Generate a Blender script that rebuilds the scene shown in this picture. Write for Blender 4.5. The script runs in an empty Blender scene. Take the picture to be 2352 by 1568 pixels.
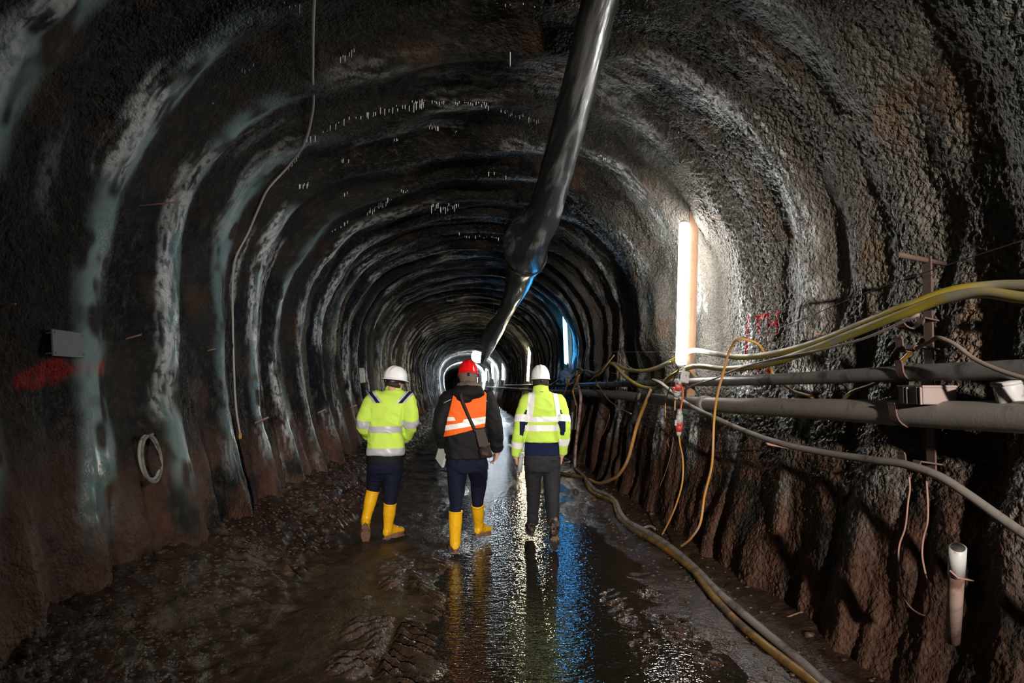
import bpy, bmesh, math, random
import numpy as np
from mathutils import Vector, Matrix, Euler

random.seed(7)
SC = bpy.context.scene
COL = SC.collection

# ------------------------------------------------------------------ camera, world, exposure
FPX, CX, CY = 1568.0, 1176.0, 784.0
CAM = Vector((0.0, 0.0, 1.65))
YAW, PITCH = math.radians(3.495), math.radians(3.685)
cam_d = bpy.data.cameras.new('camera'); cam_d.sensor_width = 36.0; cam_d.lens = 24.0
cam_d.clip_start = 0.05; cam_d.clip_end = 400
cam = bpy.data.objects.new('camera', cam_d); COL.objects.link(cam)
cam.location = CAM; cam.rotation_euler = (math.pi/2 + PITCH, 0, -YAW)
SC.camera = cam
world = bpy.data.worlds.new('world'); SC.world = world; world.use_nodes = True
world.node_tree.nodes['Background'].inputs[0].default_value = (0.55, 0.7, 0.85, 1)
world.node_tree.nodes['Background'].inputs[1].default_value = 0.002
SC.view_settings.view_transform = 'Standard'; SC.view_settings.look = 'None'
SC.view_settings.gamma = 1.0; SC.view_settings.use_curve_mapping = False
SC.view_settings.exposure = 0.0
SC.cycles.use_denoising = True
SC.cycles.max_bounces = 3; SC.cycles.diffuse_bounces = 1; SC.cycles.glossy_bounces = 2; SC.cycles.use_light_tree = False; SC.cycles.transmission_bounces = 0
SC.cycles.use_adaptive_sampling = True; SC.cycles.adaptive_threshold = .03
SC.cycles.sample_clamp_indirect = 4.0
FLOOD = 6600.0                   # watts of the floodlight added behind the viewpoint
LAMP = 92.0                      # strength of a clean white fluorescent lamp

# ------------------------------------------------------------------ projection helpers (photo pixel + a real distance -> place)
_F = Vector((math.sin(YAW)*math.cos(PITCH), math.cos(YAW)*math.cos(PITCH), math.sin(PITCH)))
_R = Vector((math.cos(YAW), -math.sin(YAW), 0)); _U = _R.cross(_F)
def ray(px, py): return (_F + _R*((px-CX)/FPX) + _U*(-(py-CY)/FPX))
def W(px, py, Y):
    d = ray(px, py); return CAM + d*((Y-CAM.y)/d.y)
def SX(px, py, X):
    d = ray(px, py); return CAM + d*((X-CAM.x)/d.x)
def FZ(px, py, z=0.0):
    d = ray(px, py); return CAM + d*((z-CAM.z)/d.z)

# ------------------------------------------------------------------ noise
def _h(i, j, k):
    i = i.astype(np.uint32); j = j.astype(np.uint32); k = k.astype(np.uint32)
    n = i*np.uint32(374761393) + j*np.uint32(668265263) + k*np.uint32(2246822519)
    n = (n ^ (n >> np.uint32(13)))*np.uint32(1274126177)
    n = n ^ (n >> np.uint32(16))
    return (n & np.uint32(0xFFFFFF)).astype(np.float64)/float(0xFFFFFF)*2-1
def vn(x, y, z=0.0, seed=0):
    x = np.asarray(x, float); y = np.asarray(y, float); z = np.asarray(z, float) + np.zeros_like(x)
    y = y + np.zeros_like(x)
    x = x + 1000 + seed*17.13; y = y + 1000; z = z + 1000
    xi, yi, zi = np.floor(x).astype(np.int64), np.floor(y).astype(np.int64), np.floor(z).astype(np.int64)
    u, v, w = x-xi, y-yi, z-zi
    u = u*u*u*(u*(u*6-15)+10); v = v*v*v*(v*(v*6-15)+10); w = w*w*w*(w*(w*6-15)+10)
    r = 0
    for a in (0, 1):
        for b in (0, 1):
            for c in (0, 1):
                r = r + _h(xi+a, yi+b, zi+c)*(u if a else 1-u)*(v if b else 1-v)*(w if c else 1-w)
    return r
def fbm(x, y, z=0.0, o=3, seed=0):
    r, a = 0, 1.0
    for k in range(o):
        r = r + a*vn(np.asarray(x)*2**k, np.asarray(y)*2**k, np.asarray(z)*2**k, seed+k*3); a *= .5
    return r
def sstep(a, b, x):
    t = np.clip((np.asarray(x, float)-a)/(b-a), 0, 1); return t*t*(3-2*t)

# ------------------------------------------------------------------ objects
def link(o, parent=None):
    COL.objects.link(o)
    if parent is not None: o.parent = parent
    return o
def obj(name, me, mat=None, parent=None, smooth=True):
    o = bpy.data.objects.new(name, me)
    if mat is not None and not me.materials: me.materials.append(mat)
    if smooth and len(me.polygons): me.polygons.foreach_set('use_smooth', np.ones(len(me.polygons), bool))
    return link(o, parent)
def tag(o, label=None, cat=None, group=None, kind=None):
    if label: o['label'] = label
    if cat: o['category'] = cat
    if group: o['group'] = group
    if kind: o['kind'] = kind
    return o
def empty(name, loc=(0, 0, 0), rz=0.0):
    o = bpy.data.objects.new(name, None); o.location = loc; o.rotation_euler = (0, 0, rz); o.empty_display_size = .1
    return link(o)
def mesh(verts, faces, off=None):
    me = bpy.data.meshes.new('m')
    if off is not None: verts = [Vector(v)-Vector(off) for v in verts]
    me.from_pydata([tuple(v) for v in verts], [], faces); me.update(); return me
def bm_mesh(bm, off=None):
    if off is not None: bmesh.ops.translate(bm, verts=bm.verts, vec=-Vector(off))
    me = bpy.data.meshes.new('m'); bm.to_mesh(me); bm.free(); return me
def cr(pts, n=8):
    """Catmull-Rom through pts"""
    P = [Vector(p) for p in pts]
    if len(P) < 3: 
        return [P[0].lerp(P[-1], i/n) for i in range(n+1)]
    out = []
    Q = [P[0]*2-P[1]] + P + [P[-1]*2-P[-2]]
    for i in range(1, len(Q)-2):
        a, b, c, d = Q[i-1], Q[i], Q[i+1], Q[i+2]
        for k in range(n):
            t = k/n
            out.append(.5*((2*b)+(c-a)*t+(2*a-5*b+4*c-d)*t*t+(3*b-a-3*c+d)*t**3))
    out.append(P[-1]); return out
def crn(pts, n=8):
    """smooth path through unevenly spaced points, without overshoot"""
    P = [Vector(p) for p in pts]
    if len(P) < 3: return cr(P, n)
    D = [max(1e-6, (P[i+1]-P[i]).length) for i in range(len(P)-1)]; T = []
    for i in range(len(P)):
        if i == 0: T.append((P[1]-P[0])/D[0])
        elif i == len(P)-1: T.append((P[-1]-P[-2])/D[-1])
        else: T.append(((P[i]-P[i-1])/D[i-1]*D[i]+(P[i+1]-P[i])/D[i]*D[i-1])/(D[i-1]+D[i]))
    out = []
    for i in range(len(P)-1):
        for k in range(n):
            t = k/n; h = D[i]
            out.append(P[i]*(2*t**3-3*t*t+1)+T[i]*h*(t**3-2*t*t+t)+P[i+1]*(3*t*t-2*t**3)+T[i+1]*h*(t**3-t*t))
    out.append(P[-1]); return out
def islands(me):
    """the separate pieces of a mesh, each as its own mesh"""
    bm = bmesh.new(); bm.from_mesh(me); bm.verts.ensure_lookup_table(); seen = set(); out = []
    for v0 in bm.verts:
        if v0.index in seen: continue
        st, grp = [v0], []; seen.add(v0.index)
        while st:
            v = st.pop(); grp.append(v.index)
            for e in v.link_edges:
                w = e.other_vert(v)
                if w.index not in seen: seen.add(w.index); st.append(w)
        if len(grp) < 12: continue
        g = {q: i for i, q in enumerate(grp)}
        fs = [[g[v.index] for v in f.verts] for f in bm.faces if f.verts[0].index in g]
        if fs: out.append(mesh([bm.verts[q].co.copy() for q in grp], fs))
    bm.free(); return out
def objs(name, me, m, parent):
    for q in islands(me): obj(name, q, m, parent)
def tube_vf(path, radii, seg=10, sy=1.0, V=None, F=None):
    """closed tube with ends capped; appended to V,F"""
    V = [] if V is None else V; F = [] if F is None else F
    P = [Vector(p) for p in path]; n = len(P)
    if not hasattr(radii, '__len__'): radii = [radii]*n
    t0 = (P[1]-P[0]).normalized()
    up = Vector((0, 0, 1)) if abs(t0.z) < .9 else Vector((0, 1, 0))
    u = t0.cross(up).normalized(); base = len(V)
    for i in range(n):
        t = (P[min(i+1, n-1)]-P[max(i-1, 0)])
        t = t.normalized() if t.length > 1e-9 else t0
        u = (u - t*u.dot(t)); u = u.normalized() if u.length > 1e-6 else t.orthogonal().normalized()
        v = t.cross(u)
        for k in range(seg):
            a = 2*math.pi*k/seg
            V.append(P[i] + (u*math.cos(a) + v*math.sin(a)*sy)*radii[i])
    for i in range(n-1):
        for k in range(seg):
            a = base+i*seg+k; b = base+i*seg+(k+1) % seg
            F.append((a, b, b+seg, a+seg))
    F.append(tuple(base+k for k in range(seg-1, -1, -1)))
    F.append(tuple(base+(n-1)*seg+k for k in range(seg)))
    return V, F
def tube(name, path, r, mat, parent=None, seg=10, off=None):
    V, F = tube_vf(path, r, seg)
    return obj(name, mesh(V, F, off), mat, parent)
def box_vf(c, size, rot=None, V=None, F=None):
    V = [] if V is None else V; F = [] if F is None else F
    b = len(V); c = Vector(c)
    for dx, dy, dz in ((-1,-1,-1),(1,-1,-1),(1,1,-1),(-1,1,-1),(-1,-1,1),(1,-1,1),(1,1,1),(-1,1,1)):
        p = Vector((dx*size[0]/2, dy*size[1]/2, dz*size[2]/2))
        if rot is not None: p = rot @ p
        V.append(c+p)
    for f in ((3,2,1,0),(4,5,6,7),(0,1,5,4),(1,2,6,5),(2,3,7,6),(3,0,4,7)): F.append(tuple(b+i for i in f))
    return V, F
def bev_box(name, c, size, mat, parent=None, rot=None, bev=.004, off=None):
    V, F = box_vf((0, 0, 0), size)
    bm = bmesh.new(); vs = [bm.verts.new(v) for v in V]
    for f in F: bm.faces.new([vs[i] for i in f])
    bmesh.ops.bevel(bm, geom=bm.edges[:], offset=min(bev, min(size)*.3), segments=2, affect='EDGES', profile=.5)
    M = Matrix.Translation(Vector(c)) @ (rot.to_4x4() if rot is not None else Matrix())
    bmesh.ops.transform(bm, matrix=M, verts=bm.verts)
    return obj(name, bm_mesh(bm, off), mat, parent, smooth=False)
def along(a, b):
    """rotation whose z axis runs a->b"""
    return (Vector(b)-Vector(a)).to_track_quat('Z', 'Y').to_matrix()

# ------------------------------------------------------------------ materials
def nt(name):
    m = bpy.data.materials.new(name); m.use_nodes = True
    return m, m.node_tree.nodes, m.node_tree.links, m.node_tree.nodes['Principled BSDF']
def mat(name, col, rough=.6, spec=.5, metal=0.0, var=.25, scale=12.0, bump=.0, bscale=60.0, dirt=None, dirtamt=.5, dscale=5.0, coat=0.0, bdist=.004, stretch=None):
    m, N, L, b = nt(name)
    tc = N.new('ShaderNodeTexCoord'); no = N.new('ShaderNodeTexNoise'); no.inputs['Scale'].default_value = scale; no.inputs['Detail'].default_value = 5
    vec = tc.outputs['Object']
    if stretch:
        mp = N.new('ShaderNodeMapping'); mp.inputs['Scale'].default_value = stretch; L.new(vec, mp.inputs[0]); vec = mp.outputs[0]
    L.new(vec, no.inputs['Vector'])
    mx = N.new('ShaderNodeMix'); mx.data_type = 'RGBA'
    c = Vector(col[:3])
    mx.inputs[6].default_value = (*(c*(1-var)), 1); mx.inputs[7].default_value = (*[min(1, v) for v in c*(1+var*.6)], 1)
    L.new(no.outputs['Fac'], mx.inputs[0]); out = mx.outputs[2]
    if dirt is not None:
        n2 = N.new('ShaderNodeTexNoise'); n2.inputs['Scale'].default_value = dscale; n2.inputs['Detail'].default_value = 7; n2.inputs['Roughness'].default_value = .65
        L.new(vec, n2.inputs['Vector'])
        rp = N.new('ShaderNodeValToRGB'); rp.color_ramp.elements[0].position = max(0, .72-dirtamt*.5); rp.color_ramp.elements[1].position = min(1, .82-dirtamt*.4)
        L.new(n2.outputs['Fac'], rp.inputs[0])
        m2 = N.new('ShaderNodeMix'); m2.data_type = 'RGBA'; m2.inputs[7].default_value = (*dirt, 1)
        L.new(rp.outputs[0], m2.inputs[0]); L.new(out, m2.inputs[6]); out = m2.outputs[2]
        mr = N.new('ShaderNodeMapRange'); mr.inputs[3].default_value = rough; mr.inputs[4].default_value = min(1, rough+.3)
        L.new(rp.outputs[0], mr.inputs[0]); L.new(mr.outputs[0], b.inputs['Roughness'])
    else: b.inputs['Roughness'].default_value = rough
    L.new(out, b.inputs['Base Color'])
    b.inputs['Specular IOR Level'].default_value = spec; b.inputs['Metallic'].default_value = metal
    b.inputs['Coat Weight'].default_value = coat; b.inputs['Coat Roughness'].default_value = .15
    if bump:
        n3 = N.new('ShaderNodeTexNoise'); n3.inputs['Scale'].default_value = bscale; n3.inputs['Detail'].default_value = 4
        L.new(vec, n3.inputs['Vector'])
        bp = N.new('ShaderNodeBump'); bp.inputs['Strength'].default_value = bump; bp.inputs['Distance'].default_value = bdist
        L.new(n3.outputs['Fac'], bp.inputs['Height']); L.new(bp.outputs[0], b.inputs['Normal'])
    return m
def emis(name, col, s):
    m, N, L, b = nt(name)
    b.inputs['Base Color'].default_value = (.8, .8, .8, 1)
    b.inputs['Emission Color'].default_value = (*col, 1); b.inputs['Emission Strength'].default_value = s
    return m

def wall_material():
    m, N, L, b = nt('sprayed_concrete')
    tc = N.new('ShaderNodeTexCoord')
    def noise(s, d=5, r=.6, vec=None):
        n = N.new('ShaderNodeTexNoise'); n.inputs['Scale'].default_value = s; n.inputs['Detail'].default_value = d; n.inputs['Roughness'].default_value = r
        L.new(vec or tc.outputs['Object'], n.inputs['Vector']); return n
    def ramp(x, a, c):
        r = N.new('ShaderNodeMapRange'); r.interpolation_type = 'SMOOTHSTEP'
        r.inputs[1].default_value = a; r.inputs[2].default_value = c; L.new(x, r.inputs[0]); return r.outputs[0]
    def mix(f, A, B):
        x = N.new('ShaderNodeMix'); x.data_type = 'RGBA'
        if isinstance(f, float): x.inputs[0].default_value = f
        else: L.new(f, x.inputs[0])
        for i, c in ((6, A), (7, B)):
            if isinstance(c, tuple): x.inputs[i].default_value = (*c, 1)
            else: L.new(c, x.inputs[i])
        return x.outputs[2]
    def mth(op, a, c=None):
        x = N.new('ShaderNodeMath'); x.operation = op
        for i, v in enumerate((a, c)):
            if v is None: continue
            if isinstance(v, (int, float)): x.inputs[i].default_value = v
            else: L.new(v, x.inputs[i])
        return x.outputs[0]
    def att(n):
        a = N.new('ShaderNodeAttribute'); a.attribute_name = n; return a.outputs['Fac']
    n3 = noise(14, 2); nfine = noise(60, 1); t1 = att('tone'); t2 = att('rust')
    base = mix(t1, (.027, .0255, .0225), (.011, .0105, .0088))
    base = mix(t2, base, (.052, .032, .021))
    base = mix(att('lit_or_dry'), base, mix(t2, mix(t1, (.215, .195, .168), (.115, .107, .094)), (.22, .155, .11)))  # paler base on the right wall: lamplight painted into the colour
    base = mix(mth('MULTIPLY', ramp(n3.outputs['Fac'], .5, .72), .35), base, (.13, .112, .093))
    base = mix(att('mud'), base, mix(n3.outputs['Fac'], (.042, .020, .013), (.175, .096, .070)))
    lite = att('pale_lit_lining'); base = mix(lite, base, (.5, .52, .53))
    base = mix(att('streak'), base, (.165, .26, .26))
    base = mix(mth('MULTIPLY', att('calcite'), ramp(n3.outputs['Fac'], .3, .55)), base, (.72, .74, .75))
    base = mix(mth('MULTIPLY', att('paint'), ramp(nfine.outputs['Fac'], .3, .5)), base, (.55, .012, .014))
    L.new(base, b.inputs['Base Color'])
    rg = N.new('ShaderNodeMapRange'); L.new(t1, rg.inputs[0])
    rg.inputs[3].default_value = .66; rg.inputs[4].default_value = .42; L.new(mth('SUBTRACT', rg.outputs[0], mth('MULTIPLY', att('streak'), .2)), b.inputs['Roughness'])
    L.new(mth('ADD', mth('MULTIPLY', mth('MAXIMUM', att('streak'), att('calcite')), .4), .13), b.inputs['Specular IOR Level'])   # wet only where water runs
    # grain: rounded pebbly lumps, smoother where the surface is washed or sintered
    vo = N.new('ShaderNodeTexVoronoi'); vo.feature = 'F1'; vo.inputs['Scale'].default_value = 38
    L.new(tc.outputs['Object'], vo.inputs['Vector'])
    ng = noise(30, 2, .75)
    hgt = mth('ADD', mth('MULTIPLY', vo.outputs['Distance'], -.55), mth('MULTIPLY', ng.outputs['Fac'], 1.25))
    gr = att('grain')
    hgt = mth('MULTIPLY', hgt, gr)
    bp = N.new('ShaderNodeBump'); bp.inputs['Strength'].default_value = 1.0; bp.inputs['Distance'].default_value = .026
    L.new(hgt, bp.inputs['Height']); L.new(bp.outputs[0], b.inputs['Normal'])
    return m
M_WALL = wall_material()

# ------------------------------------------------------------------ the tunnel shell
HALF = [(-.3, 2.2), (0, 2.27), (.4, 2.36), (.9, 2.46), (1.5, 2.57), (2.2, 2.64), (2.7, 2.64), (3.1, 2.57), (3.5, 2.38), (3.89, 2.1),
        (4.2, 1.7), (4.4, 1.24), (4.53, .8), (4.6, .4), (4.62, 0)]
_prof = cr([(-x, 0, z) for z, x in HALF] + [(x, 0, z) for z, x in HALF[-2::-1]], 24)
PX = np.array([p.x for p in _prof]); PZ = np.array([p.z for p in _prof])
_d = np.hypot(np.diff(PX), np.diff(PZ)); PS = np.concatenate([[0], np.cumsum(_d)]); PL = PS[-1]
def axis(y):                       # the drive swings gently to the left further in
    y = np.asarray(y, float); return -1.25*np.clip((y-35)/65.0, 0, 1.45)**2
def prof(s):
    x = np.interp(s, PS, PX); z = np.interp(s, PS, PZ); e = .05
    tx = np.interp(s+e, PS, PX)-np.interp(s-e, PS, PX); tz = np.interp(s+e, PS, PZ)-np.interp(s-e, PS, PZ)
    l = np.hypot(tx, tz)+1e-9
    return x, z, tz/l, -tx/l       # inward normal
RING, RING0 = 1.2, 1.0
def ring_phase(s, y):
    return (y-RING0 + .6*sstep(-1.0, 2.2, np.interp(s, PS, PX)) + .16*vn(s*.55, y*.25, 3.1, 5) + .07*vn(s*1.7, y*.5, 1.1, 9))/RING
def disp(s, y):
    """relief of the sprayed lining, metres towards the inside"""
    x, z, nx, nz = prof(s)
    p = ring_phase(s, y); ridge = (.5+.5*np.cos(2*math.pi*p))
    amp = .115*(.75+.55*vn(s*.4, np.round(p)*7.3, .5, 11))*(1-.58*sstep(.5, 1.8, x)*(1-sstep(8, 13, y)))
    d = amp*ridge**1.7 + .028*np.cos(4*math.pi*p+2.5*vn(s*.3, y*.4, 0, 2))*(.6+.6*vn(s*.5, y*.3, 7, 3))
    d = d + .05*fbm(s*.8, y*.8, .3, 2, 21) + .022*fbm(s*2.6, y*3.0, .7, 3, 31)
    d = d + .27*np.exp(-((y-9.15)/.85)**2)*sstep(1.0, 2.2, x)*sstep(1.75, 2.3, z)
    low = 1-sstep(.7, 1.9, z)
    d = d + low*(.075*np.abs(fbm(y*2.1, s*.45, .2, 2, 41)) + .03*fbm(y*5, s*.9, .6, 2, 47))
    return d
def shell_pt(s, y):
    x, z, nx, nz = prof(s); d = disp(s, y)
    return x+nx*d+axis(y), z+nz*d
def inside(p):
    """clearance to the lining at point p (negative when in the rock)"""
    dx = PX-(p.x-float(axis(p.y))); dz = PZ-p.z; i = int(np.argmin(dx*dx+dz*dz)); s = PS[i]
    x, z, nx, nz = prof(np.array([s])); d = disp(np.array([s]), np.array([p.y]))
    return float(((p.x-float(axis(p.y))-x)*nx + (p.z-z)*nz - d)[0]), float(s), Vector((float(nx[0]), 0, float(nz[0])))
def on_wall(px, py, y0=1.5, clear=0.0):
    """first point along the view ray of a pixel where the clearance to the lining drops to clear"""
    d = ray(px, py); d = d/d.y; hi, n = 125.0, 130
    T = y0*(hi/y0)**np.linspace(0, 1, n)
    for step in range(3):
        x = CAM.x+d.x*T-axis(CAM.y+T); z = CAM.z+d.z*T
        i = np.argmin((x[:, None]-PX)**2+(z[:, None]-PZ)**2, axis=1); sx, sz, nx, nz = prof(PS[i])
        c = (x-sx)*nx+(z-sz)*nz-disp(PS[i], T)-clear
        k = np.nonzero(c < 0)[0]; k = int(k[0]) if len(k) else n-1
        T = np.linspace(T[max(k-1, 0)], T[k], n) if step < 2 else T
    t = float(T[k]); ss = PS[i[k]:i[k]+1]; _, _, nx, nz = prof(ss)
    return CAM+d*t, float(ss[0]), Vector((float(nx[0]), 0, float(nz[0])))

def pebbles(u, v, seed=0):
    """height 0..1 of rounded aggregate grains on a unit-cell lattice"""
    ui, vi = np.floor(u).astype(np.int64), np.floor(v).astype(np.int64); best = np.full(u.shape, 9.0); hh = np.zeros(u.shape)
    for a in (-1, 0, 1):
        for b_ in (-1, 0, 1):
            ci, cj = ui+a+4000, vi+b_+4000
            k0 = np.full_like(ci, seed); jx = .5+.48*_h(ci, cj, k0); jy = .5+.48*_h(ci, cj, k0+77); rr = .62+.3*_h(ci, cj, k0+154)
            d = np.hypot(u-(ui+a+jx), v-(vi+b_+jy))/rr; m = d < best; best = np.where(m, d, best); hh = np.where(m, rr, hh)
    return np.clip(1-best*best, -.2, 1)*hh

# painted letters and smears, as strokes on the lining
def strokes(lst):
    out = []
    for a, b_ in lst: out.append((on_wall(*a)[0], on_wall(*b_)[0]))
    return out
RED = strokes([((1718,722),(1718,772)), ((1716,724),(1722,730)), ((1738,730),(1768,722)), ((1746,728),(1745,771)), ((1768,722),(1767,768)),
               ((1788,716),(1787,768)), ((1768,745),(1788,742)), ((1716,780),(1717,806)), ((1711,840),(1708,866)), ((1745,836),(1742,866)), ((1759,832),(1768,862)), ((1722,835),(1728,850))])
SMEAR = strokes([((45,880),(120,862)), ((120,850),(235,842)), ((60,870),(130,838))])
def seg_dist(P, a, b_):
    a = np.array(a); b_ = np.array(b_); ab = b_-a; t = np.clip(((P-a)@ab)/(ab@ab+1e-12), 0, 1)
    return np.linalg.norm(P-(a+t[:, None]*ab), axis=1)

def make_shell():
    ys = list(np.arange(-9, 1.2, .15)); y = ys[-1]
    while y < 14:
        y += max(.016, .0034*y); ys.append(y)
    ysA = np.array(ys); yb = [ysA[-1]]
    while yb[-1] < 205: yb.append(yb[-1]+.0036*yb[-1])
    ysB = np.array(yb)
    yr = list(np.arange(-9, 2.0, .15)); y = yr[-1]
    while y < 14:
        y += max(.0105, .0021*y) if y < 9 else .0034*y
        yr.append(y)
    yr[-1] = ysA[-1]; ysR = np.array(yr)
    cuts = [0.0, PL*.318, PL*.682, PL]; names = ['wall_left', 'ceiling', 'wall_right']
    for nme, s0, s1 in zip(names, cuts[:-1], cuts[1:]):
        Vs, Fs, A = [], [], {k: [] for k in ('mud', 'streak', 'calcite', 'paint', 'grain', 'pale_lit_lining', 'tone', 'rust', 'lit_or_dry')}; base = 0
        for ysx, ds in (((ysR, .0105) if nme == 'wall_right' else (ysA, .0165)), (ysB, .045)):
            ns = int((s1-s0)/ds)+1; s = np.linspace(s0, s1, ns)
            S, Y = np.meshgrid(s, ysx); sh = S.shape; S = S.ravel(); Y = Y.ravel()
            x, z, nx, nz = prof(S); d = disp(S, Y)
            near = ds < .03
            g = vn(S*24, Y*24, 0, 61)*.5+vn(S*45, Y*45, 0, 62)*.35
            p = ring_phase(S, Y); ridge = .5+.5*np.cos(2*math.pi*p)
            ri = np.round(p); rk = vn(ri*3.7, ri*1.3, .5, 77)
            left = (x < 0)
            # washed, sintered bands along the ribs
            st = sstep(.5, .95, .5+.5*np.cos(2*math.pi*(p-.09)))*sstep(.5, 1.0, z)*(1-sstep(3.9, 4.5, z))
            st = st*sstep(-.35, .25, vn(S*.7, ri*5.1, .2, 81)+.35)*np.where(left, 1.0, .32)*(1-.75*sstep(9, 15, Y))
            ca = sstep(.74, .97, .5+.5*np.cos(2*math.pi*(p+.05)))*sstep(-.1, .45, vn(S*1.1, ri*2.7, .9, 83)+.12)*sstep(.6, 1.2, z)
            drip = sstep(.45, .75, vn(Y*4.2, S*.35, .1, 85))*sstep(.0, .4, vn(Y*.9, S*.9, .4, 86))*sstep(.2, .9, z)*.75
            ca = np.clip(np.maximum(ca, drip), 0, 1)*(1-.65*sstep(3.9, 4.4, z))
            gr = np.clip(1.0-.75*st*left-.35*(1-sstep(.6, 1.6, z)), .12, 1)*np.where(left, .9, 1.0)*(.6+.4*sstep(-.5, .3, vn(S*.8, Y*.8, .9, 91)))
            if near:
                cs = .031 if nme == 'wall_right' else .04
                w1 = S/cs+.5*vn(S*20, Y*20, .4, 65); w2 = Y/cs+.5*vn(S*20, Y*20, .9, 66)
                d = d+gr*(.019*pebbles(w1, w2, 5)+.006*g)*sstep(1.6, 2.2, Y)
            X = x+nx*d+axis(Y); Z = z+nz*d
            V = np.stack([X, Y, Z], 1)
            mud = (1-sstep(.75, 1.55, Z+.25*vn(Y*1.6, S*.6, .3, 95)))
            pa = np.zeros(len(V))
            if near:
                lst = RED if nme == 'wall_right' else (SMEAR if nme == 'wall_left' else [])
                w = .026 if nme == 'wall_right' else .06
                for a, b_ in lst:
                    dd = seg_dist(V, a, b_); pa = np.maximum(pa, (1-sstep(w*.5, w*1.3, dd))*(1.0 if nme == 'wall_right' else .55))
            lit = sstep(61.0, 61.4, Y)*(1-.8*sstep(64.5, 66, Y)*(1-sstep(85, 85.5, Y)))*(1-.7*sstep(89, 91, Y))  # pale concrete far in, its brighter rings have lamplight painted into the colour
            lit_or_dry = sstep(.6, 2.2, x)*sstep(.9, 1.6, Z)*(1-sstep(3.4, 4.3, Z))*(.55+.45*sstep(-.5, .3, vn(S*.7, Y*.6, .3, 149)))*(1-.5*sstep(12, 20, Y))  # mask for the lamplight put into the right wall's colour
            tone = sstep(-.35, .4, fbm(S*.9, Y*.9, .2, 3, 141)); n2 = fbm(S*2.3, Y*2.3, .4, 3, 143); rust = sstep(.3, .85, n2)
            pa = pa*sstep(-1.0, -.2, fbm(S*13, Y*13, .3, 2, 151)) if near else pa
            mud = mud*sstep(-1.0, -.1, n2); n5 = fbm(S*5, Y*5, .1, 2, 145); st = st*sstep(-.75, .15, n5); ca = ca*sstep(-.5, .35, fbm(S*5, Y*24, .6, 2, 147))*.9
            for k, v in zip(A, (mud*(1-lit), st, ca, pa, gr*(1-.6*lit), lit, tone, rust, lit_or_dry)): A[k].append(v)
            I = np.arange(sh[0]*sh[1]).reshape(sh)+base
            Fs.append(np.stack([I[:-1, :-1], I[1:, :-1], I[1:, 1:], I[:-1, 1:]], -1).reshape(-1, 4)); Vs.append(V); base += len(V)
        V = np.concatenate(Vs); Fq = np.concatenate(Fs)
        me = bpy.data.meshes.new(nme); me.vertices.add(len(V)); me.vertices.foreach_set('co', V.ravel())
        me.loops.add(Fq.size); me.loops.foreach_set('vertex_index', Fq.ravel().astype(np.int32))
        me.polygons.add(len(Fq)); me.polygons.foreach_set('loop_start', np.arange(0, Fq.size, 4, dtype=np.int32))
        me.update(); me.validate()
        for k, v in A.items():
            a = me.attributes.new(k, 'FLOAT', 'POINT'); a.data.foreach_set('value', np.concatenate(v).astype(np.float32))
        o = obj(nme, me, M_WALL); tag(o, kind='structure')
        o['label'] = {'wall_left': 'dark ribbed sprayed concrete wall with teal wet bands on the left', 'ceiling': 'dark ribbed sprayed concrete vault overhead',
                      'wall_right': 'pebbly sprayed concrete wall carrying pipes on the right'}[nme]
make_shell()

# ------------------------------------------------------------------ floor
def floor_h(x, y):
    x = x-axis(y)
    h = .42*sstep(-1.25, -2.45, x) + .10*sstep(1.6, 2.35, x)
    e1 = .22*vn(y*.5, 0*y, 0, 105)+.1*vn(y*1.7, 0*y, 0, 106); e2 = .3*vn(y*.45, 0*y, 0, 107)+.12*vn(y*1.9, 0*y, 0, 108)
    ch = sstep(-.5+e1, .25+e1, x)*(1-sstep(.85+e2, 1.75+e2, x)); h = h-.034*ch
    lit_or_dry = 1-.75*ch
    h = h + .016*fbm(x*2.2, y*1.6, 0, 3, 101)*lit_or_dry + .012*fbm(x*9, y*6, 0, 2, 103)*lit_or_dry*(.4+.9*sstep(-1.2, -2.2, x))
    bz = sstep(-1.0, -1.6, x)+.5*sstep(1.5, 1.9, x)
    h = h + bz*(.030*(1-np.abs(fbm(x*6, y*5, 0, 2, 161)))-.02+.014*fbm(x*16, y*13, 0, 2, 163))
    # tyre tread prints: chevron lugs pressed into the mud
    def tread(cx, w, y0, y1, pitch, dep, seed):
        u = (x-cx-.04*vn(y*.8, 0*y, 0, seed))/w
        m = (1-sstep(.75, 1.02, np.abs(u)))*sstep(y0, y0+.5, y)*(1-sstep(y1-.7, y1, y))
        k = (y+np.abs(u)*w*.9*np.sign(1))/pitch
        br = sstep(-.3, .35, fbm(x*3.1, y*3.1, 0, 2, seed+3)+.15)
        wv = sstep(.25, .65, .5+.5*np.cos(2*math.pi*k+.9*vn(x*5, y*5, 0, seed+5)))
        gap = sstep(.04, .14, np.abs(u+.1*vn(y*3, x*0, 0, seed+7)))
        return m*br*(dep*wv*gap - dep*.25 + .014*fbm(x*17, y*17, 0, 2, seed+9))
    h = h + tread(-.55, .34, 2.4, 6.9, .12, .036, 111) + tread(1.25, .3, 2.6, 6.2, .13, .026, 131)
    h = h + tread(-1.75, .34, 5.5, 17, .16, .035, 151)
    return h
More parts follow.
